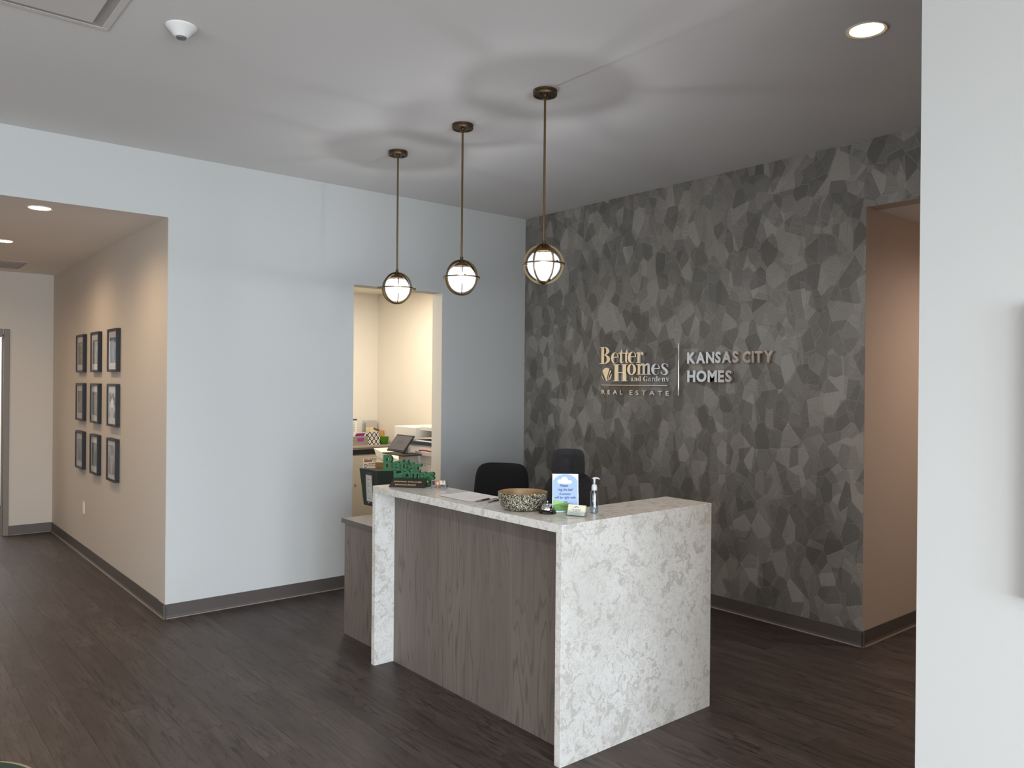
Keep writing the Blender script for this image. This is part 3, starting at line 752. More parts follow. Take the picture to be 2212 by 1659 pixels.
def glyph(ch):
    g = Gl()
    if ch == 'B':
        g.rect(.16, .44, 0, 1).rect(0, .5, 0, .035).rect(0, .5, .965, 1).rect(.4, .55, .49, .53)
        g.ring((.46, .755, .46, .245), (.46, .755, .17, .205), 90, -90, 18).ring((.46, .265, .54, .265), (.46, .265, .23, .225), 90, -90, 18)
    elif ch == 'e':
        g.ring((.5, .5, .5, .5), (.60, .52, .26, .44), 8, 322, 30, 0.25).rect(.24, .97, .53, .60)
    elif ch == 't':
        g.rect(.27, .62, .16, .74).poly((.27, .70), (.62, .70), (.62, 1.0)).rect(0, 1.0, .665, .735)
        g.stroke([(.445, .22, .35), (.47, .11, .33), (.62, .05, .14), (.82, .07, .07), (.98, .16, .03)])
    elif ch == 'r':
        g.rect(.2, .52, 0, .94).rect(0, .72, 0, .05).poly((0, .88), (.52, .84), (.52, 1.0), (0, .93))
        g.stroke([(.50, .62, .05), (.56, .82, .09), (.68, .94, .11), (.84, .90, .16)]).dot(.85, .83, .15, .145)
    elif ch == 'H':
        g.rect(.11, .34, 0, 1).rect(.66, .89, 0, 1).rect(.3, .7, .49, .535)
        for x in (0, .55): g.rect(x, x+.45, 0, .035).rect(x, x+.45, .965, 1)
    elif ch == 'o': g.ring((.5, .5, .5, .5), (.5, .5, .2, .45), 0, 360, 36)
    elif ch in 'mn':
        st = [(.10, .26), (.42, .58), (.74, .90)] if ch == 'm' else [(.14, .38), (.62, .86)]
        for (a, b) in st: g.rect(a, b, 0, .8 if a > .2 else .95).rect(a-.09, b+.09, 0, .05)
        g.poly((0, .9), (st[0][1], .85), (st[0][1], 1.0), (0, .945))
        for (p, q) in zip(st, st[1:]):
            w = q[1]-q[0]
            g.stroke([(p[1]-.01, .72, w*.25), ((p[1]+q[0])/2-.02, .90, w*.5), ((q[0]+q[1])/2-w*.18, .915, w*.8), ((q[0]+q[1])/2, .74, w)])
    elif ch == 's':
        g.stroke([(.90, .70, .03), (.80, .88, .06), (.50, .965, .07), (.24, .86, .22), (.26, .68, .26), (.52, .53, .27), (.78, .36, .28), (.78, .14, .24), (.48, .04, .07), (.18, .12, .06), (.06, .34, .03)])
        g.poly((.84, .70), (.92, .70), (.92, .97), (.86, .92)).poly((.04, .03), (.10, .08), (.12, .32), (.04, .32))
    elif ch == 'a':
        g.rect(.52, .78, .10, .78).stroke([(.18, .72, .16), (.28, .90, .12), (.50, .95, .10), (.65, .76, .24)]).dot(.17, .72, .12, .10)
        g.ring((.36, .27, .36, .27), (.44, .28, .16, .20), 0, 360, 18).stroke([(.66, .14, .2), (.80, .05, .1), (.98, .10, .05)])
    elif ch == 'd':
        g.rect(.60, .86, 0, 1).poly((.44, .95), (.86, .92), (.86, 1.0), (.44, .99)).ring((.38, .33, .38, .33), (.44, .33, .17, .29), 0, 360, 24).rect(.80, 1.0, 0, .05)
    elif ch == 'G':
        g.ring((.5, .5, .5, .5), (.55, .5, .25, .45), 40, 330, 28, 0.8).rect(.64, .88, .05, .46).rect(.52, 1.0, .42, .46).poly((.84, .66), (.88, .66), (.88, 1.0), (.80, .93))
    return g
def letter_mesh(ch, w, h, depth, sq=1.0):
    mb = MB(); k = 0
    for q in glyph(ch).q:
        z1 = depth + k*0.00012; k += 1
        if q[0] == 'p':
            P = [(p[0]*w, p[1]*h) for p in q[1]]; mb.prism(P, 0, z1)
        elif q[0] == 's':
            mb.strip([(p[0]*w, p[1]*h) for p in q[1]], [(p[0]*w, p[1]*h) for p in q[2]], 0, z1)
        else:
            pts = q[1]; n = len(pts); L = []; R = []
            for i, p in enumerate(pts):
                a = pts[max(i-1, 0)]; b = pts[min(i+1, n-1)]
                dx, dy = (b[0]-a[0])*w, (b[1]-a[1])*h; d = math.hypot(dx, dy) or 1; hw = p[2]*w/2
                L.append((p[0]*w-dy/d*hw, p[1]*h+dx/d*hw)); R.append((p[0]*w+dy/d*hw, p[1]*h-dx/d*hw))
            mb.strip(L, R, 0, z1)
    return mb
# wall B faces -x: a viewer's right is -y
def wallM(y, z, stand=0.012): return frame_m((-stand, y, z), (0, -1, 0), (0, 0, 1))
LOGO = [('B',-1.039,-1.164,1.867,2.013),('e',-1.174,-1.264,1.868,1.963),('t',-1.261,-1.323,1.868,1.992),('t',-1.323,-1.381,1.868,1.990),
 ('e',-1.367,-1.461,1.868,1.964),('r',-1.456,-1.539,1.869,1.960),('H',-1.199,-1.368,1.717,1.860),('o',-1.360,-1.459,1.770,1.863),
 ('m',-1.461,-1.626,1.772,1.863),('e',-1.621,-1.715,1.770,1.860),('s',-1.720,-1.797,1.768,1.863),
 ('a',-1.399,-1.431,1.718,1.748),('n',-1.434,-1.468,1.718,1.747),('d',-1.472,-1.511,1.718,1.760),('G',-1.531,-1.582,1.716,1.760),
 ('a',-1.586,-1.619,1.717,1.747),('r',-1.621,-1.648,1.717,1.747),('d',-1.650,-1.688,1.717,1.760),('e',-1.691,-1.723,1.717,1.746),
 ('n',-1.726,-1.766,1.717,1.746),('s',-1.770,-1.797,1.716,1.746)]
sg = thing('wall_sign', 'polished metal serif logo lettering with leaf disc, left of the divider bar', 'sign', (0, 0, 0))
for ch, y0, y1, z0, z1 in LOGO:
    dep = 0.018 if z1-z0 > 0.06 else 0.012
    letter_mesh(ch, y0-y1, z1-z0, dep).build('letter', M_mirror, sg).data.transform(wallM(y0, z0, 0.010))
# leaf disc: ball cut by two curved blades
dc = MB(); Rw, Rh = 0.059, 0.0575; cyy, czz = -1.122, 1.7755
def inell(p): return (p[0]/Rw)**2+(p[1]/Rh)**2 <= 1
def disc_seg(fa, fb, n=26):
    """region between two curves x=fa(t), x=fb(t) for t=y"""
    L = []; R_ = []
    for i in range(n+1):
        y = -Rh*0.985+2*Rh*0.985*i/n; lim = Rw*math.sqrt(max(0, 1-(y/Rh)**2))
        a = max(-lim, min(lim, fa(y))); b = max(-lim, min(lim, fb(y)))
        if b-a > 0.0012: L.append((a, y)); R_.append((b, y))
    if len(L) > 2: dc.strip(R_, L, 0, 0.015)
def cv(b, c, p): return lambda y: b + c*((y+Rh)/(2*Rh))**p*2*Rw
lft = cv(-0.018, -0.62, 0.8); l2 = cv(-0.006, -0.5, 1.0)
r1_ = cv(0.004, 0.30, 1.7); r1b = cv(0.013, 0.33, 1.6); r2_ = cv(0.020, 0.52, 1.9); r2b = cv(0.030, 0.60, 1.7)
disc_seg(lambda y: -1, lft); disc_seg(l2, r1_); disc_seg(r1b, r2_); disc_seg(r2b, lambda y: 1)
dc.build('leaf_disc', M_mirror, sg).data.transform(wallM(cyy, czz, 0.010))
MB().box(0, 0.727, 0, 0.007, 0, 0.012, wallM(-1.058, 1.6795, 0.010)).build('rule', M_mirror, sg, bevel=0.001)
def word(txt, y0, y1, z0, z1, parent, bold, depth, m, gap=0.16, space=0.45):
    ws = []
    for ch in txt:
        if ch == ' ': ws.append(None); continue
        me = text_mesh(ch, bold); xs = [v.co.x for v in me.vertices]; ws.append(max(xs)-min(xs)); bpy.data.meshes.remove(me)
    tot = sum(w for w in ws if w)+gap*(len(txt)-1)*0.62+sum(space for w in ws if w is None)
    k = (y0-y1)/tot; u = 0.0
    for ch, w in zip(txt, ws):
        if w is None: u += space*k; u += gap*0.62*k; continue
        me = fit_text(ch, w*k, z1-z0, depth, bold)
        me.transform(wallM(y0-u, z0, 0.010)); me.materials.append(m)
        link('letter', me, parent)
        u += (w+gap*0.62)*k
word('REAL', -1.061, -1.303, 1.604, 1.642, sg, 0.006, 0.010, M_mirror, 0.75)
word('ESTATE', -1.383, -1.799, 1.603, 1.640, sg, 0.006, 0.010, M_mirror, 0.75)
MB().lathe([(0, 0), (0.006, 0.001), (0.0065, 0.004), (0.0065, 0.416), (0.006, 0.419), (0, 0.42)], 16, Matrix.Translation((-0.022, -1.899, 1.603))).build('divider_bar', M_mirror, None, smooth=True, label='slim vertical metal bar between the two groups of wall letters', cat='wall bar')
s2 = thing('wall_sign', 'brushed metal sans serif capitals in two lines right of the divider bar', 'sign', (0, 0, 0))
M_brush = mat('brushed_letter', '#f4f2ef', 0.14, 1.0)
word('KANSAS', -1.986, -2.449, 1.857, 1.944, s2, 0.042, 0.020, M_brush, 0.13)
word('CITY', -2.486, -2.737, 1.855, 1.941, s2, 0.042, 0.020, M_brush, 0.13)
word('HOMES', -1.988, -2.394, 1.713, 1.803, s2, 0.042, 0.020, M_brush, 0.13)

# ------------------------------------------------------------------ things on the counter
CZ = DH+0.0005
NP = Vector((0.6247, -0.7809, 0)); NB = Vector((0.7809, 0.6247, 0))   # along the nameplate, away from the viewer
# black name plate
npt = thing('name_plate', 'black wedge name plate with gold lettering at the far end of the counter', 'name plate', (-2.601, -1.802, CZ))
mb = MB(); a, b = Vector((0, 0, 0)), NP*0.219
c_, d_ = NP*0.020+NB*0.026+Vector((0, 0, 0.050)), NP*0.228+NB*0.026+Vector((0, 0, 0.050))
e_, f2 = NB*0.055, NP*0.219+NB*0.055
mb.hexa([a, b, f2, e_, c_, d_, d_+NB*0.006, c_+NB*0.006]); mb.build('wedge', mat('nameplate_black', '#08080a', 0.25), npt, bevel=0.0015)
M_gold = mat('gold_ink', '#c2a878', 0.45, 0.3)
upv = (c_-NP*0.020).normalized()
for txt, w, h, u, v in (('JOANNA WILLIAMS', 0.172, 0.0105, 0.027, 0.031), ('MANAGING BROKER', 0.128, 0.0085, 0.039, 0.014)):
    me = fit_text(txt, w, h, 0.0, 0.006, 0.18); me.transform(frame_m(NP*u+upv*v+NP.cross(upv)*0.0006, NP, upv)); me.materials.append(M_gold)
    link('lettering', me, npt)
# green three dimensional word stack
M_green = mat('green_acrylic', '#075026', 0.42)
gs = thing('word_sign', 'green three-dimensional letter sculpture of stacked words behind the name plate', 'sign', (-2.381, -1.934, CZ))
def gword(txt, u0, u1, z0, z1, bold=0.045):
    me = fit_text(txt, u1-u0, z1-z0, 0.028, bold)
    me.transform(frame_m(NP*u0+Vector((0, 0, z0))+NB*0.028, NP, (0, 0, 1))); me.materials.append(M_green)
    return link('word', me, gs, bevel=0.0012)
def gletters(txt, spans, z0, z1s, parent):
    for ch, (u0, u1), z1 in zip(txt, spans, z1s):
        me = fit_text(ch, u1-u0+0.001, z1-z0, 0.030, 0.035)
        me.transform(frame_m(NP*u0+Vector((0, 0, z0))+NB*0.015, NP, (0, 0, 1))); me.materials.append(M_green)
        link('letter', me, parent)
gletters('Better', [(-.302, -.242), (-.250, -.196), (-.200, -.160), (-.170, -.130), (-.158, -.100), (-.104, -.060)], 0.088, (0.184, 0.147, 0.157, 0.157, 0.143, 0.135), gs)
gletters('Homes', [(-.236, -.172), (-.178, -.126), (-.130, -.068), (-.076, -.024), (-.030, 0.017)], 0.036, (0.094, 0.090, 0.090, 0.088, 0.088), gs)
gletters('and', [(-.110, -.078), (-.078, -.040), (-.040, -.006)], 0.0, (0.034, 0.034, 0.038), gs)
# bars that join the letters like the moulded original
MB().box(-.29, -.07, -0.014, 0.010, 0.089, 0.099, frame_m((0, 0, 0), NP, NB)).box(-.23, 0.0, -0.014, 0.010, 0.036, 0.045, frame_m((0, 0, 0), NP, NB)).box(-.235, -.18, -0.014, 0.010, 0.036, 0.062, frame_m((0, 0, 0), NP, NB)).box(-.12, -.006, -0.014, 0.012, 0.0, 0.006, frame_m((0, 0, 0), NP, NB)).build('web', M_green, gs, bevel=0.002)
# card holder with a portrait card
M_acry = m_glass('acrylic', 0.02, (0.93, 0.96, 0.98, 1), 0.05)
CP = Vector((0.527, -0.85, 0)); CB = Vector((0.85, 0.527, 0))
ch = thing('card_holder', 'clear holder with a portrait card of a person in a brown coat', 'card holder', (-2.437, -2.000, CZ))
FM = frame_m((0, 0, 0), CP, CB)
MB().box(0, 0.100, 0, 0.035, 0, 0.003, FM).box(0, 0.100, 0.0, 0.0025, 0.003, 0.022, FM).box(0, 0.0025, 0.0025, 0.035, 0.003, 0.022, FM).box(0.0975, 0.1, 0.0025, 0.035, 0.003, 0.022, FM).box(0.0025, 0.0975, 0.03, 0.0325, 0.003, 0.048, FM).build('tray', M_acry, ch)
M_cbg = mat('card_background', '#8d8378', 0.5)
cd = MB().box(0.005, 0.095, 0.006, 0.012, 0.004, 0.050, FM).build('card', M_cbg, ch)
CF = frame_m(CP*0.005+CB*0.0058+Vector((0, 0, 0.004)), CP, (0, 0, 1))
def flat(name, poly, col, parent, M, z=0.0003, th=0.0002): return MB().prism(poly, z, z+th, M).build(name, mat('ink_'+name, col, 0.5), parent)
flat('sky_patch', [(.052, .022), (.088, .022), (.088, .045), (.052, .045)], '#c9c6bb', cd, CF)
flat('dark_window', [(.004, .018), (.022, .018), (.022, .042), (.004, .042)], '#3a3230', cd, CF)
flat('hair', ell(.040, .026, .0145, .020, 0, 360, 18)[:-1], '#a8794a', cd, CF, 0.0005)
flat('coat', [(.022, 0), (.062, 0), (.058, .012), (.046, .019), (.034, .017), (.026, .010)], '#9a5a30', cd, CF, 0.0007)
flat('scarf', [(.036, 0), (.043, 0), (.044, .018), (.036, .018)], '#c58a78', cd, CF, 0.0009)
flat('face', ell(.040, .028, .0075, .0095, 0, 360, 16)[:-1], '#dcb193', cd, CF, 0.0011)
flat('logo_dot', ell(.074, .038, .005, .0045, 0, 360, 14)[:-1], '#c4512f', cd, CF, 0.0006)
flat('car', [(.056, .008), (.086, .006), (.086, .018), (.070, .022), (.058, .018)], '#4a2a2a', cd, CF, 0.0006)
# sheets of paper
M_sheet = mat('paper', '#e4e2e2', 0.7)
def m_scrib():
    m = mat('sketched_paper', '#dfdde0', 0.7); g = N(m)
    p = g.n('ShaderNodeTexCoord').outputs['Object']
    n = g.noise(p, 55, 4, 0.7, 2.5); l = g.ramp(g.math('ABSOLUTE', g.math('SUBTRACT', n.outputs[0], 0.5)), [(0.0, 1.0), (0.016, 0.0)])
    n2 = g.noise(p, 14, 2); k = g.ramp(n2.outputs[0], [(0.5, 0.0), (0.6, 1.0)])
    g.put(g.b.inputs['Base Color'], g.mix(g.math('MULTIPLY', g.math('MULTIPLY', l, k), 0.75), '#dfdde0', '#4f4f58')); return m
sk = thing('paper_sheet', 'top white sheet with pencil sketch lines lying left of the bowl', 'paper', (-2.455, -2.400, CZ+0.0012), 0, None)
def sheet(px, n=10, lift=0.004):
    P = [Vector(p+(0,)) for p in px]
    def fn(u, v):
        p = P[0]*(1-u)*(1-v)+P[1]*u*(1-v)+P[2]*u*v+P[3]*(1-u)*v
        return p+Vector((0, 0, lift*max(0, (v-0.75))*4*(1-u*0.5)*u + 0.0004))
    mb = MB(); mb.grid(fn, n, n, lambda u, v: fn(u, v)-Vector((0, 0, 0.0004))); return mb
sheet([(-0.108, 0.130), (-0.108, -0.155), (0.095, -0.140), (0.10, 0.150)]).build('sheet', m_scrib(), sk)
sk2 = thing('paper_sheet', 'plain white sheet lying under the sketched sheet along the counter back edge', 'paper', (-2.435, -2.375, CZ))
sheet([(-0.105, 0.125), (-0.095, -0.16), (0.108, -0.150), (0.105, 0.135)], 4, 0.0).build('sheet', M_sheet, sk2)
# pens
M_pen = mat('pen_barrel', '#3a2c30', 0.4); M_peng = mat('pen_grip', '#77757a', 0.5)
def pen(p0, p1, label):
    a, b = Vector(p0+(CZ+0.0048,)), Vector(p1+(CZ+0.0048,)); d = (b-a); L = d.length; d = d/L
    t = thing('pen', label, 'pen', (0, 0, 0), group='pens beside the paper')
    MB().tube([a+d*0.045, b], 0.0047, 12).build('barrel', M_pen, t, smooth=True)
    MB().tube([a, a+d*0.004, a+d*0.045], [0.0030, 0.0046, 0.0048], 12).build('grip', M_peng, t, smooth=True)
    MB().tube([b, b+d*0.010], [0.0028, 0.0022], 10).build('tip', M_blackm, t, smooth=True)
pen((-2.545, -2.585), (-2.435, -2.552), 'dark pen crossing the corner of the sketched sheet')
pen((-2.508, -2.640), (-2.405, -2.606), 'dark pen lying closest to the bowl')
# mosaic bowl
def m_mosaic():
    m = mat('crackle_mosaic', '#cfcab4', 0.25); g = N(m)
    p = g.n('ShaderNodeTexCoord').outputs['Object']
    v = g.n('ShaderNodeTexVoronoi', feature='F1'); g.put(v.inputs['Vector'], p); v.inputs['Scale'].default_value = 165
    e = g.n('ShaderNodeTexVoronoi', feature='DISTANCE_TO_EDGE'); g.put(e.inputs['Vector'], p); e.inputs['Scale'].default_value = 165
    sc = g.n('ShaderNodeSeparateColor'); g.put(sc.inputs[0], v.outputs['Color'])
    c = g.ramp(sc.outputs[0], [(0.0, '#5c5444'), (0.3, '#9c9478'), (0.6, '#d5d3b8'), (1.0, '#e9e7da')])
    g.put(g.b.inputs['Base Color'], g.mix(g.ramp(e.outputs['Distance'], [(0.09, 1.0), (0.16, 0.0)]), c, '#1b150f'))
    g.put(g.b.inputs['Roughness'], g.math('MULTIPLY_ADD', sc.outputs[1], 0.3, 0.12)); g.b.inputs['Metallic'].default_value = 0.35
    nm = g.n('ShaderNodeBump'); g.put(nm.inputs['Height'], g.math('ADD', g.math('MULTIPLY', sc.outputs[2], 1.0), g.ramp(e.outputs['Distance'], [(0.05, 0.0), (0.2, 1.0)]))); nm.inputs['Strength'].default_value = 0.6; nm.inputs['Distance'].default_value = 0.0015
    g.put(g.b.inputs['Normal'], nm.outputs[0]); return m
bw = thing('decorative_bowl', 'round bowl with crackled gold and pearl mosaic outside and tan inside', 'bowl', (-2.488, -2.893, CZ))
MB().lathe([(0, 0), (0.088, 0), (0.096, 0.003), (0.110, 0.020), (0.119, 0.045), (0.1225, 0.070), (0.1235, 0.084), (0.1220, 0.086)], 64).build('mosaic_shell', m_mosaic(), bw, smooth=True)
MB().lathe([(0.1220, 0.086), (0.1205, 0.084), (0.1190, 0.070), (0.1155, 0.046), (0.106, 0.022), (0.092, 0.007), (0, 0.005)], 64).build('bowl_lining', mat('tan_lining', '#a1835c', 0.4, 0.15), bw, smooth=True)
cdy = thing('wrapped_candy', 'wrapped candy in silver and red foil inside the mosaic bowl', 'candy', (-2.500, -2.880, CZ+0.006))
cm = MB()
cm.lathe([(0, 0), (0.012, 0.004), (0.019, 0.016), (0.016, 0.042), (0.006, 0.052), (0, 0.053)], 7).lathe([(0, 0), (0.010, 0.003), (0.013, 0.012), (0, 0.020)], 6, Matrix.Translation((0.022, -0.010, 0.03)))
cm.build('foil', mat('candy_foil', '#cfc6c6', 0.2, 0.7), cdy)
cm = MB(); cm.lathe([(0, 0), (0.016, 0.004), (0.020, 0.014), (0.008, 0.030), (0, 0.031)], 7, Matrix.Translation((-0.024, 0.004, 0.012))); cm.build('red_wrap', mat('candy_red', '#94483c', 0.3), cdy)
# call bell
bl = thing('call_bell', 'chrome dome call bell on a black base in front of the bowl', 'bell', (-2.475, -3.060, CZ))
MB().lathe([(0, 0), (0.041, 0), (0.0425, 0.003), (0.040, 0.010), (0.034, 0.017), (0.031, 0.018), (0, 0.018)], 40).build('base', mat('bell_base', '#0d0c0e', 0.3), bl, smooth=True)
MB().lathe([(0.0335, 0.0185), (0.0335, 0.021), (0.032, 0.029), (0.027, 0.038), (0.019, 0.044), (0.009, 0.047), (0, 0.048)], 40).build('dome', M_chrome, bl, smooth=True)
MB().lathe([(0, 0.047), (0.003, 0.047), (0.003, 0.053), (0.005, 0.054), (0.005, 0.057), (0.003, 0.060), (0, 0.0605)], 14).build('button', M_chrome, bl, smooth=True)
# bell notice
VD = Vector((0.7683, -0.6401, 0)); VB = Vector((0.6401, 0.7683, 0))
sgn = thing('counter_notice', 'acrylic stand with a blue sky and green hill notice asking to ring the bell', 'notice', (-2.392, -3.098, CZ))
up = (Vector((0, 0, 1))*0.985+VB*0.17).normalized()
nz = VD.cross(up)
o_ = -VD*0.064
NM = frame_m(o_, VD, up)
MB().box(0, 0.128, 0, 0.186, -0.004, -0.0015, NM).build('back_plate', M_acry, sgn)
MB().box(0, 0.128, 0, 0.186, 0.0012, 0.0027, NM).build('front_plate', m_glass('clear_face', 0.05, (0.98, 0.99, 1, 1), 0.0, 0.03), sgn)
MB().box(-0.064, 0.064, -0.002, 0.052, 0.0, 0.0025, frame_m((0, 0, 0), VD, VB)).build('foot', M_acry, sgn)
ppr = MB().box(0.001, 0.127, 0.006, 0.185, -0.0012, 0.0, NM).build('notice_sheet', mat('notice_white', '#e4e8f2', 0.6), sgn)
def nflat(name, poly, col, z): return flat(name, poly, col, ppr, NM, z, 0.00012)
arc = ell(.064, .118, .0695, .066, 0, 180, 24)
arc = [(min(.1235, max(.0045, x)), y) for x, y in arc]
nflat('sky_print', [(.0045, .03), (.1235, .03)] + arc, '#9fb6e8', 0.0001)
nflat('cloud', ell(.038, .148, .0125, .010, 0, 360, 14)[:-1], '#e8eefa', 0.0003)
nflat('cloud', ell(.060, .155, .0165, .0165, 0, 360, 18)[:-1], '#e8eefa', 0.00045)
nflat('cloud', ell(.084, .146, .0125, .009, 0, 360, 14)[:-1], '#e8eefa', 0.0003)
nflat('cloud', [(.034, .1375), (.090, .1375), (.088, .150), (.036, .150)], '#e8eefa', 0.00055)
hill = [(.0045, .0075), (.1235, .0075)] + [(.1235-.119*i/16, .034+.028*(i/16)**0.9-.006*max(0, i/16-.7)) for i in range(17)]
nflat('hill_print', hill, '#9cba6d', 0.0006)
hill = [(.0045, .0075), (.1235, .0075)] + [(.1235-.119*i/16, .026+.018*math.sin(PI*(0.1+0.75*i/16))) for i in range(17)]
nflat('hill_print', hill, '#5f8f2a', 0.00075)
M_ink = mat('dark_ink', '#26263a', 0.6)
def script_line(txt, x0, x1, y, h, parent, M, m=M_ink, z=0.0009, sh=0.22):
    me = fit_text(txt, x1-x0, h, 0.0, 0.012, sh); me.transform(M @ Matrix.Translation((x0, y, z))); me.materials.append(m); return link('lettering', me, parent)
script_line('Please', .038, .076, .122, .0135, ppr, NM)
script_line('ring the bell', .026, .096, .0995, .0155, ppr, NM)
script_line('& someone', .034, .088, .083, .0115, ppr, NM)
script_line('will be right with', .010, .112, .0615, .0165, ppr, NM)
script_line('you.', .054, .074, .043, .0105, ppr, NM)
script_line('Thank you', .034, .092, .021, .0135, ppr, NM)
# business card holder
BP = Vector((0.352, -0.936, 0)); BB = Vector((0.936, 0.352, 0))
bc = thing('business_card_holder', 'clear holder with cream business cards between the bell and the sanitizer bottle', 'card holder', (-2.452, -3.163, CZ))
FB = frame_m((0, 0, 0), BP, BB)
MB().box(0, 0.094, 0, 0.034, 0, 0.0025, FB).box(0, 0.094, 0, 0.0022, 0.0025, 0.026, FB).box(0, 0.0022, 0.0022, 0.034, 0.0025, 0.020, FB).box(0.0918, 0.094, 0.0022, 0.034, 0.0025, 0.020, FB).box(0.0022, 0.0918, 0.0315, 0.034, 0.0025, 0.040, FB).build('tray', M_acry, bc)
bup = (Vector((0, 0, 1))*0.93+BB*0.36).normalized()
BM = frame_m(BP*0.003+BB*0.006+Vector((0, 0, 0.004)), BP, bup)
M_cream = mat('card_cream', '#dcd9c6', 0.6)
for k in range(3):
    c1 = MB().box(0.0005*k, 0.088+0.0004*k, 0.0004*k, 0.050+0.0004*k, -0.0030-0.0034*k, -0.0034*k, BM).build('card', M_cream, bc)
    if k == 0: crd = c1
M_cink = mat('card_ink', '#33424a', 0.6)
MB().strip(ell(.044, .034, .011, .009, 10, 170, 10), ell(.044, .034, .0085, .0065, 10, 170, 10), 0.0002, 0.0004, BM).strip(ell(.034, .034, .007, .006, 30, 160, 8), ell(.034, .034, .0055, .0045, 30, 160, 8), 0.0002, 0.0004, BM).build('logo', M_cink, crd)
script_line('Your Team Heck', .020, .068, .0235, .0065, crd, BM, M_cink, 0.0004, 0)
for k, (a, b) in enumerate(((.026, .062), (.030, .058), (.010, .078), (.010, .070), (.010, .074))):
    MB().box(a, b, .0205-.0042*k, .0215-.0042*k, 0.0002, 0.0004, BM).build('text_line', mat('card_grey', '#77797a', 0.6), crd)
# sanitizer bottle
sb = thing('sanitizer_bottle', 'clear pump bottle half full of hand sanitizer on the counter', 'bottle', (-2.292, -3.193, CZ))
M_bot = m_glass('bottle_plastic', 0.04, (0.90, 0.93, 0.95, 1), 0.08)
MB().lathe([(0, 0.002), (0.018, 0.0), (0.0205, 0.003), (0.0205, 0.095), (0.0185, 0.104), (0.0125, 0.110), (0.0115, 0.112)], 32).build('bottle_body', M_bot, sb, smooth=True)
M_gel = m_glass('gel', 0.03, (0.80, 0.88, 0.95, 1), 0.12)
MB().lathe([(0, 0.004), (0.0185, 0.004), (0.0188, 0.056), (0, 0.057)], 28).build('gel', M_gel, sb, smooth=True)
M_pump = mat('pump_plastic', '#dfe2e4', 0.35, Transmission_Weight=0.25)
MB().lathe([(0, 0.110), (0.0135, 0.110), (0.0135, 0.126), (0.0120, 0.134), (0.009, 0.138), (0.004, 0.139), (0, 0.139)], 24).build('collar', M_pump, sb, smooth=True)
MB().tube([(0, 0, 0.008), (0, 0, 0.112)], 0.0022, 8).build('dip_tube', M_pump, sb)
MB().lathe([(0, 0.137), (0.0035, 0.137), (0.0048, 0.150), (0.0062, 0.166), (0, 0.166)], 16).build('pump_stem', M_pump, sb, smooth=True)
MB().tube([VD*-0.009+Vector((0, 0, 0.166)), Vector((0, 0, 0.168)), VD*0.012+Vector((0, 0, 0.1685)), VD*0.020+Vector((0, 0, 0.1665)), VD*0.025+Vector((0, 0, 0.162))], [0.003, 0.0046, 0.004, 0.003, 0.0022], 10).build('nozzle', M_pump, sb, smooth=True)

# ------------------------------------------------------------------ office chairs
M_fab = mat('black_upholstery', '#08080a', 0.85)
def m_mesh():
    m = bpy.data.materials.new('chair_mesh'); m.use_nodes = True; g = N(m); b = g.b
    b.inputs['Base Color'].default_value = S('#26262a'); b.inputs['Roughness'].default_value = 0.7
    p = g.n('ShaderNodeTexCoord').outputs['Object']
    s = g.n('ShaderNodeSeparateXYZ'); g.put(s.inputs[0], p)
    a = g.math('SINE', g.math('MULTIPLY', s.outputs[2], 900)); c = g.math('SINE', g.math('MULTIPLY', s.outputs[1], 1100))
    k = g.math('MINIMUM', g.ramp(a, [(0.55, 1.0), (0.75, 0.0)]), g.ramp(c, [(0.5, 1.0), (0.9, 0.6)]))
    n = g.noise(p, 8, 2)
    g.put(b.inputs['Alpha'], g.math('SUBTRACT', 1.0, g.math('MULTIPLY', k, 0.45)))
    return m
M_mesh = m_mesh()
def chair_base(t, seat_z):
    """five star base, castors, lift and seat; chair faces +x in its own frame"""
    for i in range(5):
        a = 2*PI*i/5+0.3; c, s = math.cos(a), math.sin(a)
        MB().tube([(0.03*c, 0.03*s, 0.105), (0.16*c, 0.16*s, 0.095), (0.30*c, 0.30*s, 0.072)], [0.026, 0.019, 0.013], 8).build('base_arm', M_black, t, smooth=True)
        cs = MB().lathe([(0, -0.022), (0.022, -0.022), (0.026, -0.016), (0.026, 0.016), (0.022, 0.022), (0, 0.022)], 18, Matrix.Translation((0.31*c, 0.31*s, 0.026)) @ Matrix.Rotation(a+PI/2, 4, 'Z') @ Matrix.Rotation(PI/2, 4, 'Y')).build('castor', M_black, t, smooth=True)
        MB().tube([(0.31*c, 0.31*s, 0.045), (0.31*c, 0.31*s, 0.075)], 0.007, 8).build('stem', M_blackm, cs)
    MB().lathe([(0, 0.085), (0.036, 0.085), (0.036, 0.13), (0.026, 0.14), (0.026, 0.28), (0.016, 0.28), (0.016, seat_z-0.07), (0, seat_z-0.07)], 20).build('gas_lift', M_blackm, t, smooth=True)
    MB().box(-0.12, 0.12, -0.10, 0.10, seat_z-0.085, seat_z-0.05).build('tilt_mechanism', M_black, t, bevel=0.01)
    def top(u, v):
        x = -0.24+0.48*u; y = -0.25+0.5*v
        r = max(abs(2*u-1), abs(2*v-1)); z = seat_z+0.02-0.05*r**6-0.05*max(0, u-0.8)
        k = 1-0.10*(abs(2*u-1)**4)*(abs(2*v-1)**4)
        return (x*k, y*k, z)
    def bot(u, v):
        p = top(u, v); return (p[0]*0.94, p[1]*0.94, seat_z-0.05)
    MB().grid(top, 16, 16, bot).build('seat', M_fab, t, smooth=True)
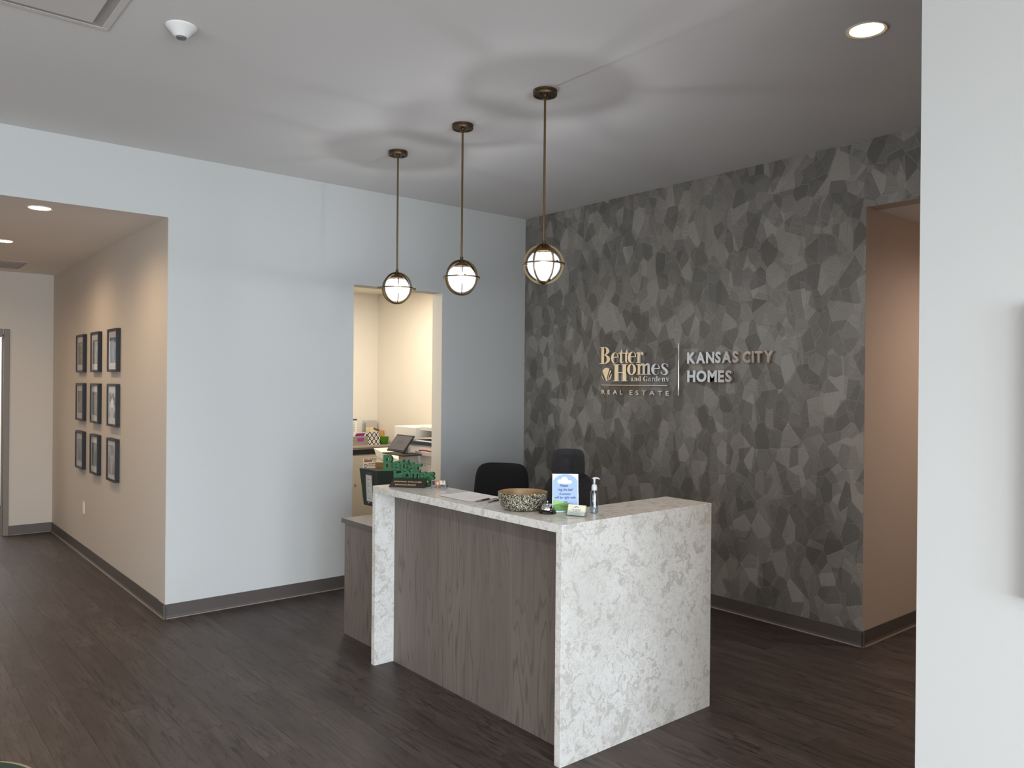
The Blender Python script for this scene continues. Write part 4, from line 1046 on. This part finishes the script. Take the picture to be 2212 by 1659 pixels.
def backpad(t, name, zc, w, hgt, thick, m, lean=0.0, pw=4.0, x0=-0.25, curve=0.04, top_w=0.86):
    """cushion with superellipse outline; curved around the sitter"""
    n = 20
    def prof(u, v, side):
        a, b = 2*u-1, 2*v-1
        # map the square onto a superellipse
        k = (abs(a)**pw+abs(b)**pw)**(1/pw) or 1; mx = max(abs(a), abs(b))
        a2, b2 = a*mx/k, b*mx/k
        wid = w/2*(1-(1-top_w)*(0.5+0.5*b2))
        y = a2*wid; z = zc+b2*hgt/2
        x = x0+curve*(a2**2)-lean*(z-zc)+side*thick/2*(1-mx**6)**0.5
        return (x, y, z)
    return MB().grid(lambda u, v: prof(u, v, 1), n, n, lambda u, v: prof(u, v, -1)).build(name, m, t, smooth=True)
def arms(t, seat_z):
    for s in (-1, 1):
        o = MB().tube([(-0.10, s*0.24, seat_z-0.05), (-0.06, s*0.30, seat_z-0.03), (-0.02, s*0.30, seat_z+0.12), (-0.02, s*0.30, seat_z+0.17)], 0.016, 10).build('armrest', M_black, t, smooth=True)
        MB().box(-0.14, 0.11, s*0.30-0.035, s*0.30+0.035, seat_z+0.17, seat_z+0.195).build('arm_pad', M_black, o, bevel=0.01)
# task chair with a plain black back
c1 = thing('office_chair', 'black padded low-back office chair beside the white wall, left of the mesh chair', 'chair', (-1.06, -0.90, 0), math.radians(216))
chair_base(c1, 0.47)
backpad(c1, 'backrest', 0.77, 0.50, 0.52, 0.06, M_fab, 0.10, 5.5, -0.20, 0.05, 0.88)
MB().tube([(-0.10, 0, 0.41), (-0.24, 0, 0.42), (-0.27, 0, 0.55), (-0.27, 0, 0.80)], 0.02, 10).build('back_bar', M_black, c1, smooth=True)
# mesh chair with head rest
c2 = thing('office_chair', 'black mesh office chair with a headrest, behind the blue counter notice', 'chair', (-1.357, -1.956, 0), math.radians(207))
chair_base(c2, 0.48)
hr = backpad(c2, 'headrest', 1.135, 0.255, 0.20, 0.018, M_mesh, 0.06, 4.5, -0.225, 0.05, 0.90)
bk = backpad(c2, 'backrest', 0.78, 0.44, 0.58, 0.02, M_mesh, 0.10, 3.6, -0.235, 0.06, 0.84)
MB().box(-0.262, -0.250, -0.075, 0.035, 1.165, 1.192).box(-0.262, -0.250, -0.016, 0.016, 1.00, 1.165).build('headrest_bracket', M_black, c2, bevel=0.004)
MB().tube([(-0.10, 0, 0.41), (-0.25, 0, 0.43), (-0.30, 0, 0.55), (-0.295, 0, 0.80), (-0.27, 0, 1.06)], 0.018, 10).build('back_bar', M_black, c2, smooth=True)
arms(c2, 0.48)

# ------------------------------------------------------------------ green bag with folder
M_bag = mat('dark_green_canvas', '#2c3428', 0.85)
bg_ = thing('canvas_bag', 'dark green canvas bag with a brown trimmed label pocket behind the marbled leg', 'bag', (-2.0, -0.62, 0.737))
def bagf(u, v):
    return None
mb = MB(); mb.hexa([(0.03, 0.005, 0), (0.30, 0.005, 0), (0.30, 0.215, 0), (0.02, 0.215, 0), (0.004, -0.004, 0.283), (0.335, 0.01, 0.262), (0.335, 0.235, 0.262), (-0.012, 0.235, 0.285)])
bmesh.ops.subdivide_edges(mb.bm, edges=mb.bm.edges[:], cuts=3, use_grid_fill=True)
for v in mb.bm.verts:
    v.co += Vector((random.uniform(-1, 1), random.uniform(-1, 1), 0))*0.003
mb.build('bag_body', M_bag, bg_, smooth=True, bevel=0.004)
Fb = frame_m((0.022, 0.168, 0.02), (0.0, -1, 0), (-0.06, 0, 1))
M_trimb = mat('brown_trim', '#32211c', 0.5)
MB().box(0, 0.122, 0, 0.245, 0.004, 0.010, Fb).build('label_pocket', M_trimb, bg_, bevel=0.002)
lb = MB().box(0.018, 0.104, 0.020, 0.222, 0.0105, 0.0125, Fb).build('label_sheet', mat('label_grey', '#c3c0b8', 0.5), bg_, label='pale grey printed label')
for k in range(11): MB().box(0.034, 0.082-0.02*(k % 3), 0.042+0.016*k, 0.047+0.016*k, 0.0127, 0.0130, Fb).build('text_line', mat('label_ink', '#8b877e', 0.6), lb)
MB().lathe([(0, 0), (0.005, 0), (0.005, 0.004), (0, 0.005)], 12, Fb @ Matrix.Translation((0.05, 0.010, 0.010))).build('snap', M_chrome, bg_)
fd = thing('file_folder', 'tan cardboard folder standing up behind the dark green bag', 'folder', (-1.86, -0.375, 0.738))
MB().hexa([(0.012, 0, 0), (0.24, 0, 0), (0.24, 0.012, 0), (0.012, 0.012, 0), (0.0, 0, 0.318), (0.24, 0, 0.300), (0.24, 0.012, 0.300), (0.0, 0.012, 0.318)]).build('cover', mat('kraft_brown', '#9a7138', 0.8), fd)

# ------------------------------------------------------------------ copy room: cabinet, its load and the copier
M_cab = mat('cabinet_beige', '#b5ab9d', 0.5)
cb = thing('recycling_cabinet', 'beige locking cabinet with a slot under the top and a red and white sticker', 'cabinet', (-0.74, 2.19, 0))
MB().box(0.02, 0.60, 0.012, 0.42, 0, 0.935).build('body', M_cab, cb)
MB().box(0, 0.625, -0.01, 0.43, 0.935, 0.958).build('top', mat('cabinet_top', '#a59b8e', 0.5), cb, bevel=0.003)
MB().box(0.055, 0.585, 0.0, 0.0115, 0.860, 0.915).build('slot', M_black, cb)
MB().box(0.05, 0.585, 0.0, 0.0115, 0.06, 0.845).build('door', M_cab, cb, bevel=0.002)
MB().lathe([(0, 0), (0.012, 0), (0.010, 0.010), (0, 0.012)], 14, Matrix.Translation((0.095, 0.0, 0.52)) @ Matrix.Rotation(PI/2, 4, 'X')).build('lock', M_chrome, cb)
FC = frame_m((0.195, -0.0008, 0.665), (1, 0, 0), (0, 0, 1))
st = MB().box(0, 0.27, 0, 0.155, -0.0008, 0.0, FC).build('sticker', mat('sticker_white', '#d6d0c8', 0.5), cb)
M_red = mat('sticker_red', '#8e2f3a', 0.5)
MB().box(0, 0.19, 0, 0.020, 0.0001, 0.0006, FC).box(0.015, 0.12, 0.108, 0.124, 0.0001, 0.0006, FC).box(0.13, 0.25, 0.108, 0.113, 0.0001, 0.0006, FC).build('red_band', M_red, st)
me = fit_text('PRO SHRED', 0.16, 0.018, 0, 0.02); me.transform(FC @ Matrix.Translation((0.015, 0.128, 0.0006))); me.materials.append(M_ink); link('lettering', me, st)
MB().box(0.07, 0.25, 0.075, 0.086, 0.0001, 0.0006, FC).box(0.07, 0.22, 0.055, 0.062, 0.0001, 0.0006, FC).build('text_line', mat('sticker_grey', '#6b6766', 0.5), st)
for k in range(3):
    a = 90+k*120
    MB().strip(ell(.036, .062, .022, .022, a, a+85, 5), ell(.036, .062, .013, .013, a, a+85, 5), 0.0001, 0.0006, FC).build('recycling_arrow', M_ink, st)
CT = 0.9585
# basket with cards
def m_wicker():
    m = mat('wicker', '#8b8378', 0.8); g = N(m)
    w = g.n('ShaderNodeTexWave'); g.put(w.inputs['Vector'], g.n('ShaderNodeTexCoord').outputs['Object']); w.bands_direction = 'Z'; w.inputs['Scale'].default_value = 26; w.inputs['Distortion'].default_value = 3
    g.put(g.b.inputs['Base Color'], g.mix(w.outputs['Fac'], '#6f675c', '#a49b8e')); return m
bk_ = thing('wicker_basket', 'grey wicker basket with a magenta card, left end of the cabinet top', 'basket', (-0.655, 2.235, CT))
MB().box(0, 0.20, 0, 0.16, 0, 0.008).box(0, 0.20, 0, 0.01, 0.008, 0.105).box(0, 0.20, 0.15, 0.16, 0.008, 0.105).box(0, 0.01, 0.01, 0.15, 0.008, 0.105).box(0.19, 0.20, 0.01, 0.15, 0.008, 0.105).build('basket_body', m_wicker(), bk_)
M_mag = mat('magenta_card', '#9c3288', 0.5)
pk = thing('card_pack', 'white and magenta cards leaning in the wicker basket', 'cards', (-0.655, 2.235, CT))
MB().hexa([(0.02, 0.03, 0.01), (0.165, 0.03, 0.01), (0.165, 0.04, 0.01), (0.02, 0.04, 0.01), (0.02, 0.012, 0.155), (0.185, 0.012, 0.145), (0.185, 0.022, 0.145), (0.02, 0.022, 0.155)]).build('white_card', M_white, pk)
MB().hexa([(0.035, 0.010, 0.108), (0.145, 0.010, 0.108), (0.15, 0.012, 0.109), (0.035, 0.012, 0.109), (0.05, -0.004, 0.142), (0.168, -0.004, 0.142), (0.168, -0.002, 0.142), (0.05, -0.002, 0.142)]).build('magenta_card', M_mag, pk)
MB().box(0.062, 0.142, -0.004, -0.001, 0.052, 0.088).build('magenta_label', M_mag, pk)
# patterned box
def m_ikat():
    m = mat('ikat_pattern', '#e8e4dc', 0.6); g = N(m)
    p = g.n('ShaderNodeTexCoord').outputs['Object']; s = g.n('ShaderNodeSeparateXYZ'); g.put(s.inputs[0], p)
    a = g.math('PINGPONG', g.math('MULTIPLY', s.outputs[0], 18.0), 0.5); b = g.math('PINGPONG', g.math('MULTIPLY', s.outputs[2], 13.0), 0.5)
    d = g.math('ADD', a, b)
    k = g.math('PINGPONG', g.math('MULTIPLY', d, 2.6), 0.65)
    g.put(g.b.inputs['Base Color'], g.ramp(k, [(0.30, '#17161c'), (0.34, '#e8e4dc')])); return m
bx = thing('patterned_box', 'black and white diamond patterned bin full of paper on the cabinet', 'box', (-0.452, 2.250, CT))
MB().box(0, 0.165, 0, 0.012, 0, 0.148).box(0, 0.165, 0.108, 0.12, 0, 0.148).box(0, 0.012, 0.012, 0.108, 0, 0.148).box(0.153, 0.165, 0.012, 0.108, 0, 0.148).box(0.012, 0.153, 0.012, 0.108, 0, 0.01).build('bin_body', m_ikat(), bx)
pp_ = thing('paper_bundle', 'cream papers and packets sticking out of the patterned bin', 'paper', (-0.452, 2.250, CT))
mb = MB()
for k in range(7):
    a = random.uniform(-.3, .3); mb.box(-0.05, 0.05, -0.004, 0.004, 0, 0.175+random.uniform(-.02, .02), Matrix.Translation((0.082, 0.024+0.012*k, 0.012)) @ Matrix.Rotation(a*0.35, 4, 'Y'))
mb.build('packets', mat('cream_paper', '#d9cba6', 0.7), pp_)
MB().box(-0.05, 0.03, -0.003, 0.003, 0, 0.02, Matrix.Translation((0.13, 0.016, 0.165)) @ Matrix.Rotation(0.4, 4, 'Y')).build('dark_clip', M_wblue, pp_)
# orange envelopes and green bowl, bag
MB().box(0, 0.09, 0, 0.06, 0, 0.150).build('envelope_box', mat('orange_kraft', '#cf9a52', 0.7), None, bevel=0.003, label='orange kraft envelope box behind the small green bowl', cat='box', loc=(-0.207, 2.45, CT))
MB().lathe([(0, 0), (0.036, 0), (0.044, 0.006), (0.058, 0.045), (0.063, 0.088), (0.060, 0.088), (0.054, 0.045), (0.038, 0.010), (0, 0.010)], 36).build('green_bowl', mat('green_ceramic', '#3f7a17', 0.25), None, smooth=True, label='small glossy green bowl at the right of the cabinet top', cat='bowl', loc=(-0.220, 2.285, CT))
wb = MB(); wb.lathe([(0, 0), (0.030, 0.002), (0.037, 0.02), (0.035, 0.055), (0.020, 0.085), (0, 0.09)], 9)
wb.build('plastic_bag', mat('crumpled_wrap', '#cfcac4', 0.25), None, label='crumpled white plastic wrap behind the small green bowl', cat='wrap', loc=(-0.150, 2.378, CT))
# wall calendar and acrylic sign
ct = thing('desk_calendar', 'white printed calendar card with a navy band standing on the cabinet at the left', 'calendar', (-0.625, 2.43, CT))
MB().box(0, 0.13, 0, 0.012, 0.10, 0.30).build('calendar_sheet', M_white, ct)
MB().box(0, 0.13, -0.002, 0.0, 0.28, 0.298).build('navy_band', mat('navy_ink', '#39456b', 0.5), ct)
for k in range(8): MB().box(0.05, 0.10, -0.002, -0.0005, 0.255-0.02*k, 0.261-0.02*k).build('text_line', mat('calendar_ink', '#8a8790', 0.6), ct)
MB().box(0.02, 0.13, -0.02, 0.03, 0, 0.10).build('stand', mat('navy_stand', '#3b4257', 0.5), ct)
at = thing('letter_tray', 'clear acrylic file holder with papers behind the patterned bin', 'file holder', (-0.325, 2.575, CT))
MB().box(0, 0.20, 0.03, 0.034, 0, 0.27).box(0, 0.004, 0, 0.03, 0, 0.27).box(0, 0.20, 0, 0.004, 0, 0.12).build('holder', M_acry, at)
MB().hexa([(0.04, 0.010, 0.01), (0.18, 0.010, 0.01), (0.18, 0.026, 0.01), (0.04, 0.026, 0.01), (0.04, 0.010, 0.24), (0.195, 0.010, 0.25), (0.195, 0.026, 0.25), (0.04, 0.026, 0.24)]).build('papers', mat('pinkish_paper', '#c8bab0', 0.7), at)

# copier: front faces -x
cp = thing('office_copier', 'large white office copier with a tilted touch screen in the copy room', 'copier', (-0.76, 0.22, 0))
M_cop = mat('copier_white', '#e6e2d9', 0.45); M_cop2 = mat('copier_grey', '#cdc9c2', 0.5); M_cdark = mat('copier_dark', '#3c4653', 0.4)
# y in copier frame: 0 near .. 0.86 far ; x 0 front .. 0.64 wall ; heights from the floor
MB().box(0.0, 0.64, 0, 0.80, 0.03, 0.90).build('body', M_cop, cp, bevel=0.008)
MB().box(0.02, 0.62, 0.02, 0.78, 0, 0.03).build('plinth', M_black, cp)
for z0, z1 in ((0.07, 0.27), (0.28, 0.48), (0.49, 0.66), (0.67, 0.80)):
    d = MB().box(-0.012, 0.0, 0.02, 0.60, z0, z1).build('paper_drawer', M_cop, cp, bevel=0.004)
    MB().box(-0.016, -0.0125, 0.20, 0.42, z1-0.05, z1-0.02).build('drawer_handle', M_cop2, d)
MB().box(-0.010, 0.0, 0.02, 0.56, 0.812, 0.90).build('service_door', M_cop, cp, bevel=0.003)
MB().lathe([(0.018, 0), (0.026, 0), (0.026, 0.003), (0.018, 0.003), (0.018, 0)], 20, Matrix.Translation((-0.010, 0.24, 0.86)) @ Matrix.Rotation(-PI/2, 4, 'Y')).build('dial', M_cop2, cp)
for y, z in ((0.44, 0.885), (0.36, 0.885), (0.10, 0.885), (0.50, 0.82)):
    MB().lathe([(0, 0), (0.005, 0), (0.005, 0.002), (0, 0.002)], 10, Matrix.Translation((-0.0105, y, z)) @ Matrix.Rotation(-PI/2, 4, 'Y')).build('screw', M_black, cp)
MB().box(0.0, 0.64, 0.0, 0.80, 0.90, 1.07).build('engine', M_cop, cp, bevel=0.006)
MB().box(-0.008, 0.0, 0.16, 0.76, 1.078, 1.112).build('dark_strip', M_cdark, cp)
MB().box(0.0, 0.64, 0.0, 0.86, 1.07, 1.120).build('scanner_deck', M_cop, cp, bevel=0.004)
MB().box(-0.005, 0.62, 0.53, 0.93, 1.120, 1.245).build('reader_head', M_cop, cp, bevel=0.006)
MB().box(0.05, 0.62, 0.0, 0.53, 1.215, 1.255).build('feeder_top', M_cop, cp, bevel=0.005)
MB().box(0.30, 0.62, 0.0, 0.53, 1.120, 1.215).build('recess_back', M_black, cp)
MB().hexa([(0.02, 0.02, 1.155), (0.32, 0.02, 1.155), (0.32, 0.52, 1.135), (0.02, 0.52, 1.135), (0.02, 0.02, 1.185), (0.32, 0.02, 1.185), (0.32, 0.52, 1.142), (0.02, 0.52, 1.142)]).build('feeder_tray', M_cop, cp, bevel=0.003)
MB().box(-0.055, 0.0, 0.12, 0.46, 0.985, 1.025).build('staple_shelf', M_cop2, cp, bevel=0.004)
MB().tube([(-0.04, 0.20, 1.030), (-0.03, 0.30, 1.034), (-0.045, 0.40, 1.030)], 0.008, 8).build('red_strap', M_red, cp, smooth=True)
# user console on its own column in front
MB().box(-0.12, 0.0, 0.50, 0.66, 0.30, 0.985).build('console_column', M_cop2, cp, bevel=0.006)
MB().box(-0.26, -0.02, 0.34, 0.74, 0.985, 0.998).build('console_shelf', mat('console_dark', '#33291f', 0.45), cp, bevel=0.004)
MB().box(-0.10, -0.07, 0.52, 0.62, 0.998, 1.06).build('screen_stem', M_cop2, cp)
su = Vector((0.62, 0, 0.78)).normalized()
SM = frame_m(Vector((-0.22, 0.72, 1.02)), (0, -1, 0), su)
MB().box(0, 0.31, 0, 0.195, -0.014, 0.0, SM).build('screen_bezel', M_black, cp, bevel=0.003)
scn = MB().box(0.014, 0.296, 0.018, 0.180, 0.0003, 0.0012, SM).build('screen', emis('screen_glow', '#4c4a50', 0.12), cp)
for k in range(3): MB().box(0.10+0.04*k, 0.128+0.04*k, 0.085, 0.125, 0.0014, 0.0018, SM).build('icon', mat('icon_grey', '#4a464c'), scn)
# finisher tray at the far end
MB().box(0.0, 0.55, 0.93, 1.30, 0.62, 0.86).build('finisher', M_cop, cp, bevel=0.006)
MB().hexa([(-0.01, 0.81, 0.86), (0.50, 0.81, 0.86), (0.50, 1.28, 0.90), (-0.01, 1.28, 0.90), (-0.01, 0.81, 0.90), (0.50, 0.81, 0.90), (0.50, 1.34, 0.985), (-0.01, 1.34, 0.985)]).build('output_tray', M_cop, cp, bevel=0.004)
MB().box(0.05, 0.60, 0.80, 0.93, 0.03, 1.07).build('far_unit', M_cop, cp, bevel=0.006)

# ------------------------------------------------------------------ green stool, bottom left corner
stl = thing('round_stool', 'dark green upholstered round stool with tan piping in the bottom left corner', 'stool', (-4.827, -2.972, 0))
MB().lathe([(0, 0.445), (0.16, 0.446), (0.225, 0.440), (0.243, 0.428)], 48).lathe([(0.243, 0.424), (0.245, 0.30), (0.235, 0.06), (0, 0.06)], 48).build('seat', mat('green_velvet', '#16362b', 0.8), stl, smooth=True)
MB().tube([(0.246*math.cos(2*PI*k/48), 0.246*math.sin(2*PI*k/48), 0.427) for k in range(48)], 0.0055, 8, close=True).build('piping', mat('tan_piping', '#8d8468', 0.6), stl, smooth=True)
fm_ = MB().lathe([(0, 0), (0.018, 0), (0.022, 0.062), (0, 0.062)], 12).mesh('foot'); fm_.materials.append(M_black)
for k in range(4): link('foot', fm_, stl, loc=(0.17*math.cos(k*PI/2+.5), 0.17*math.sin(k*PI/2+.5), 0))
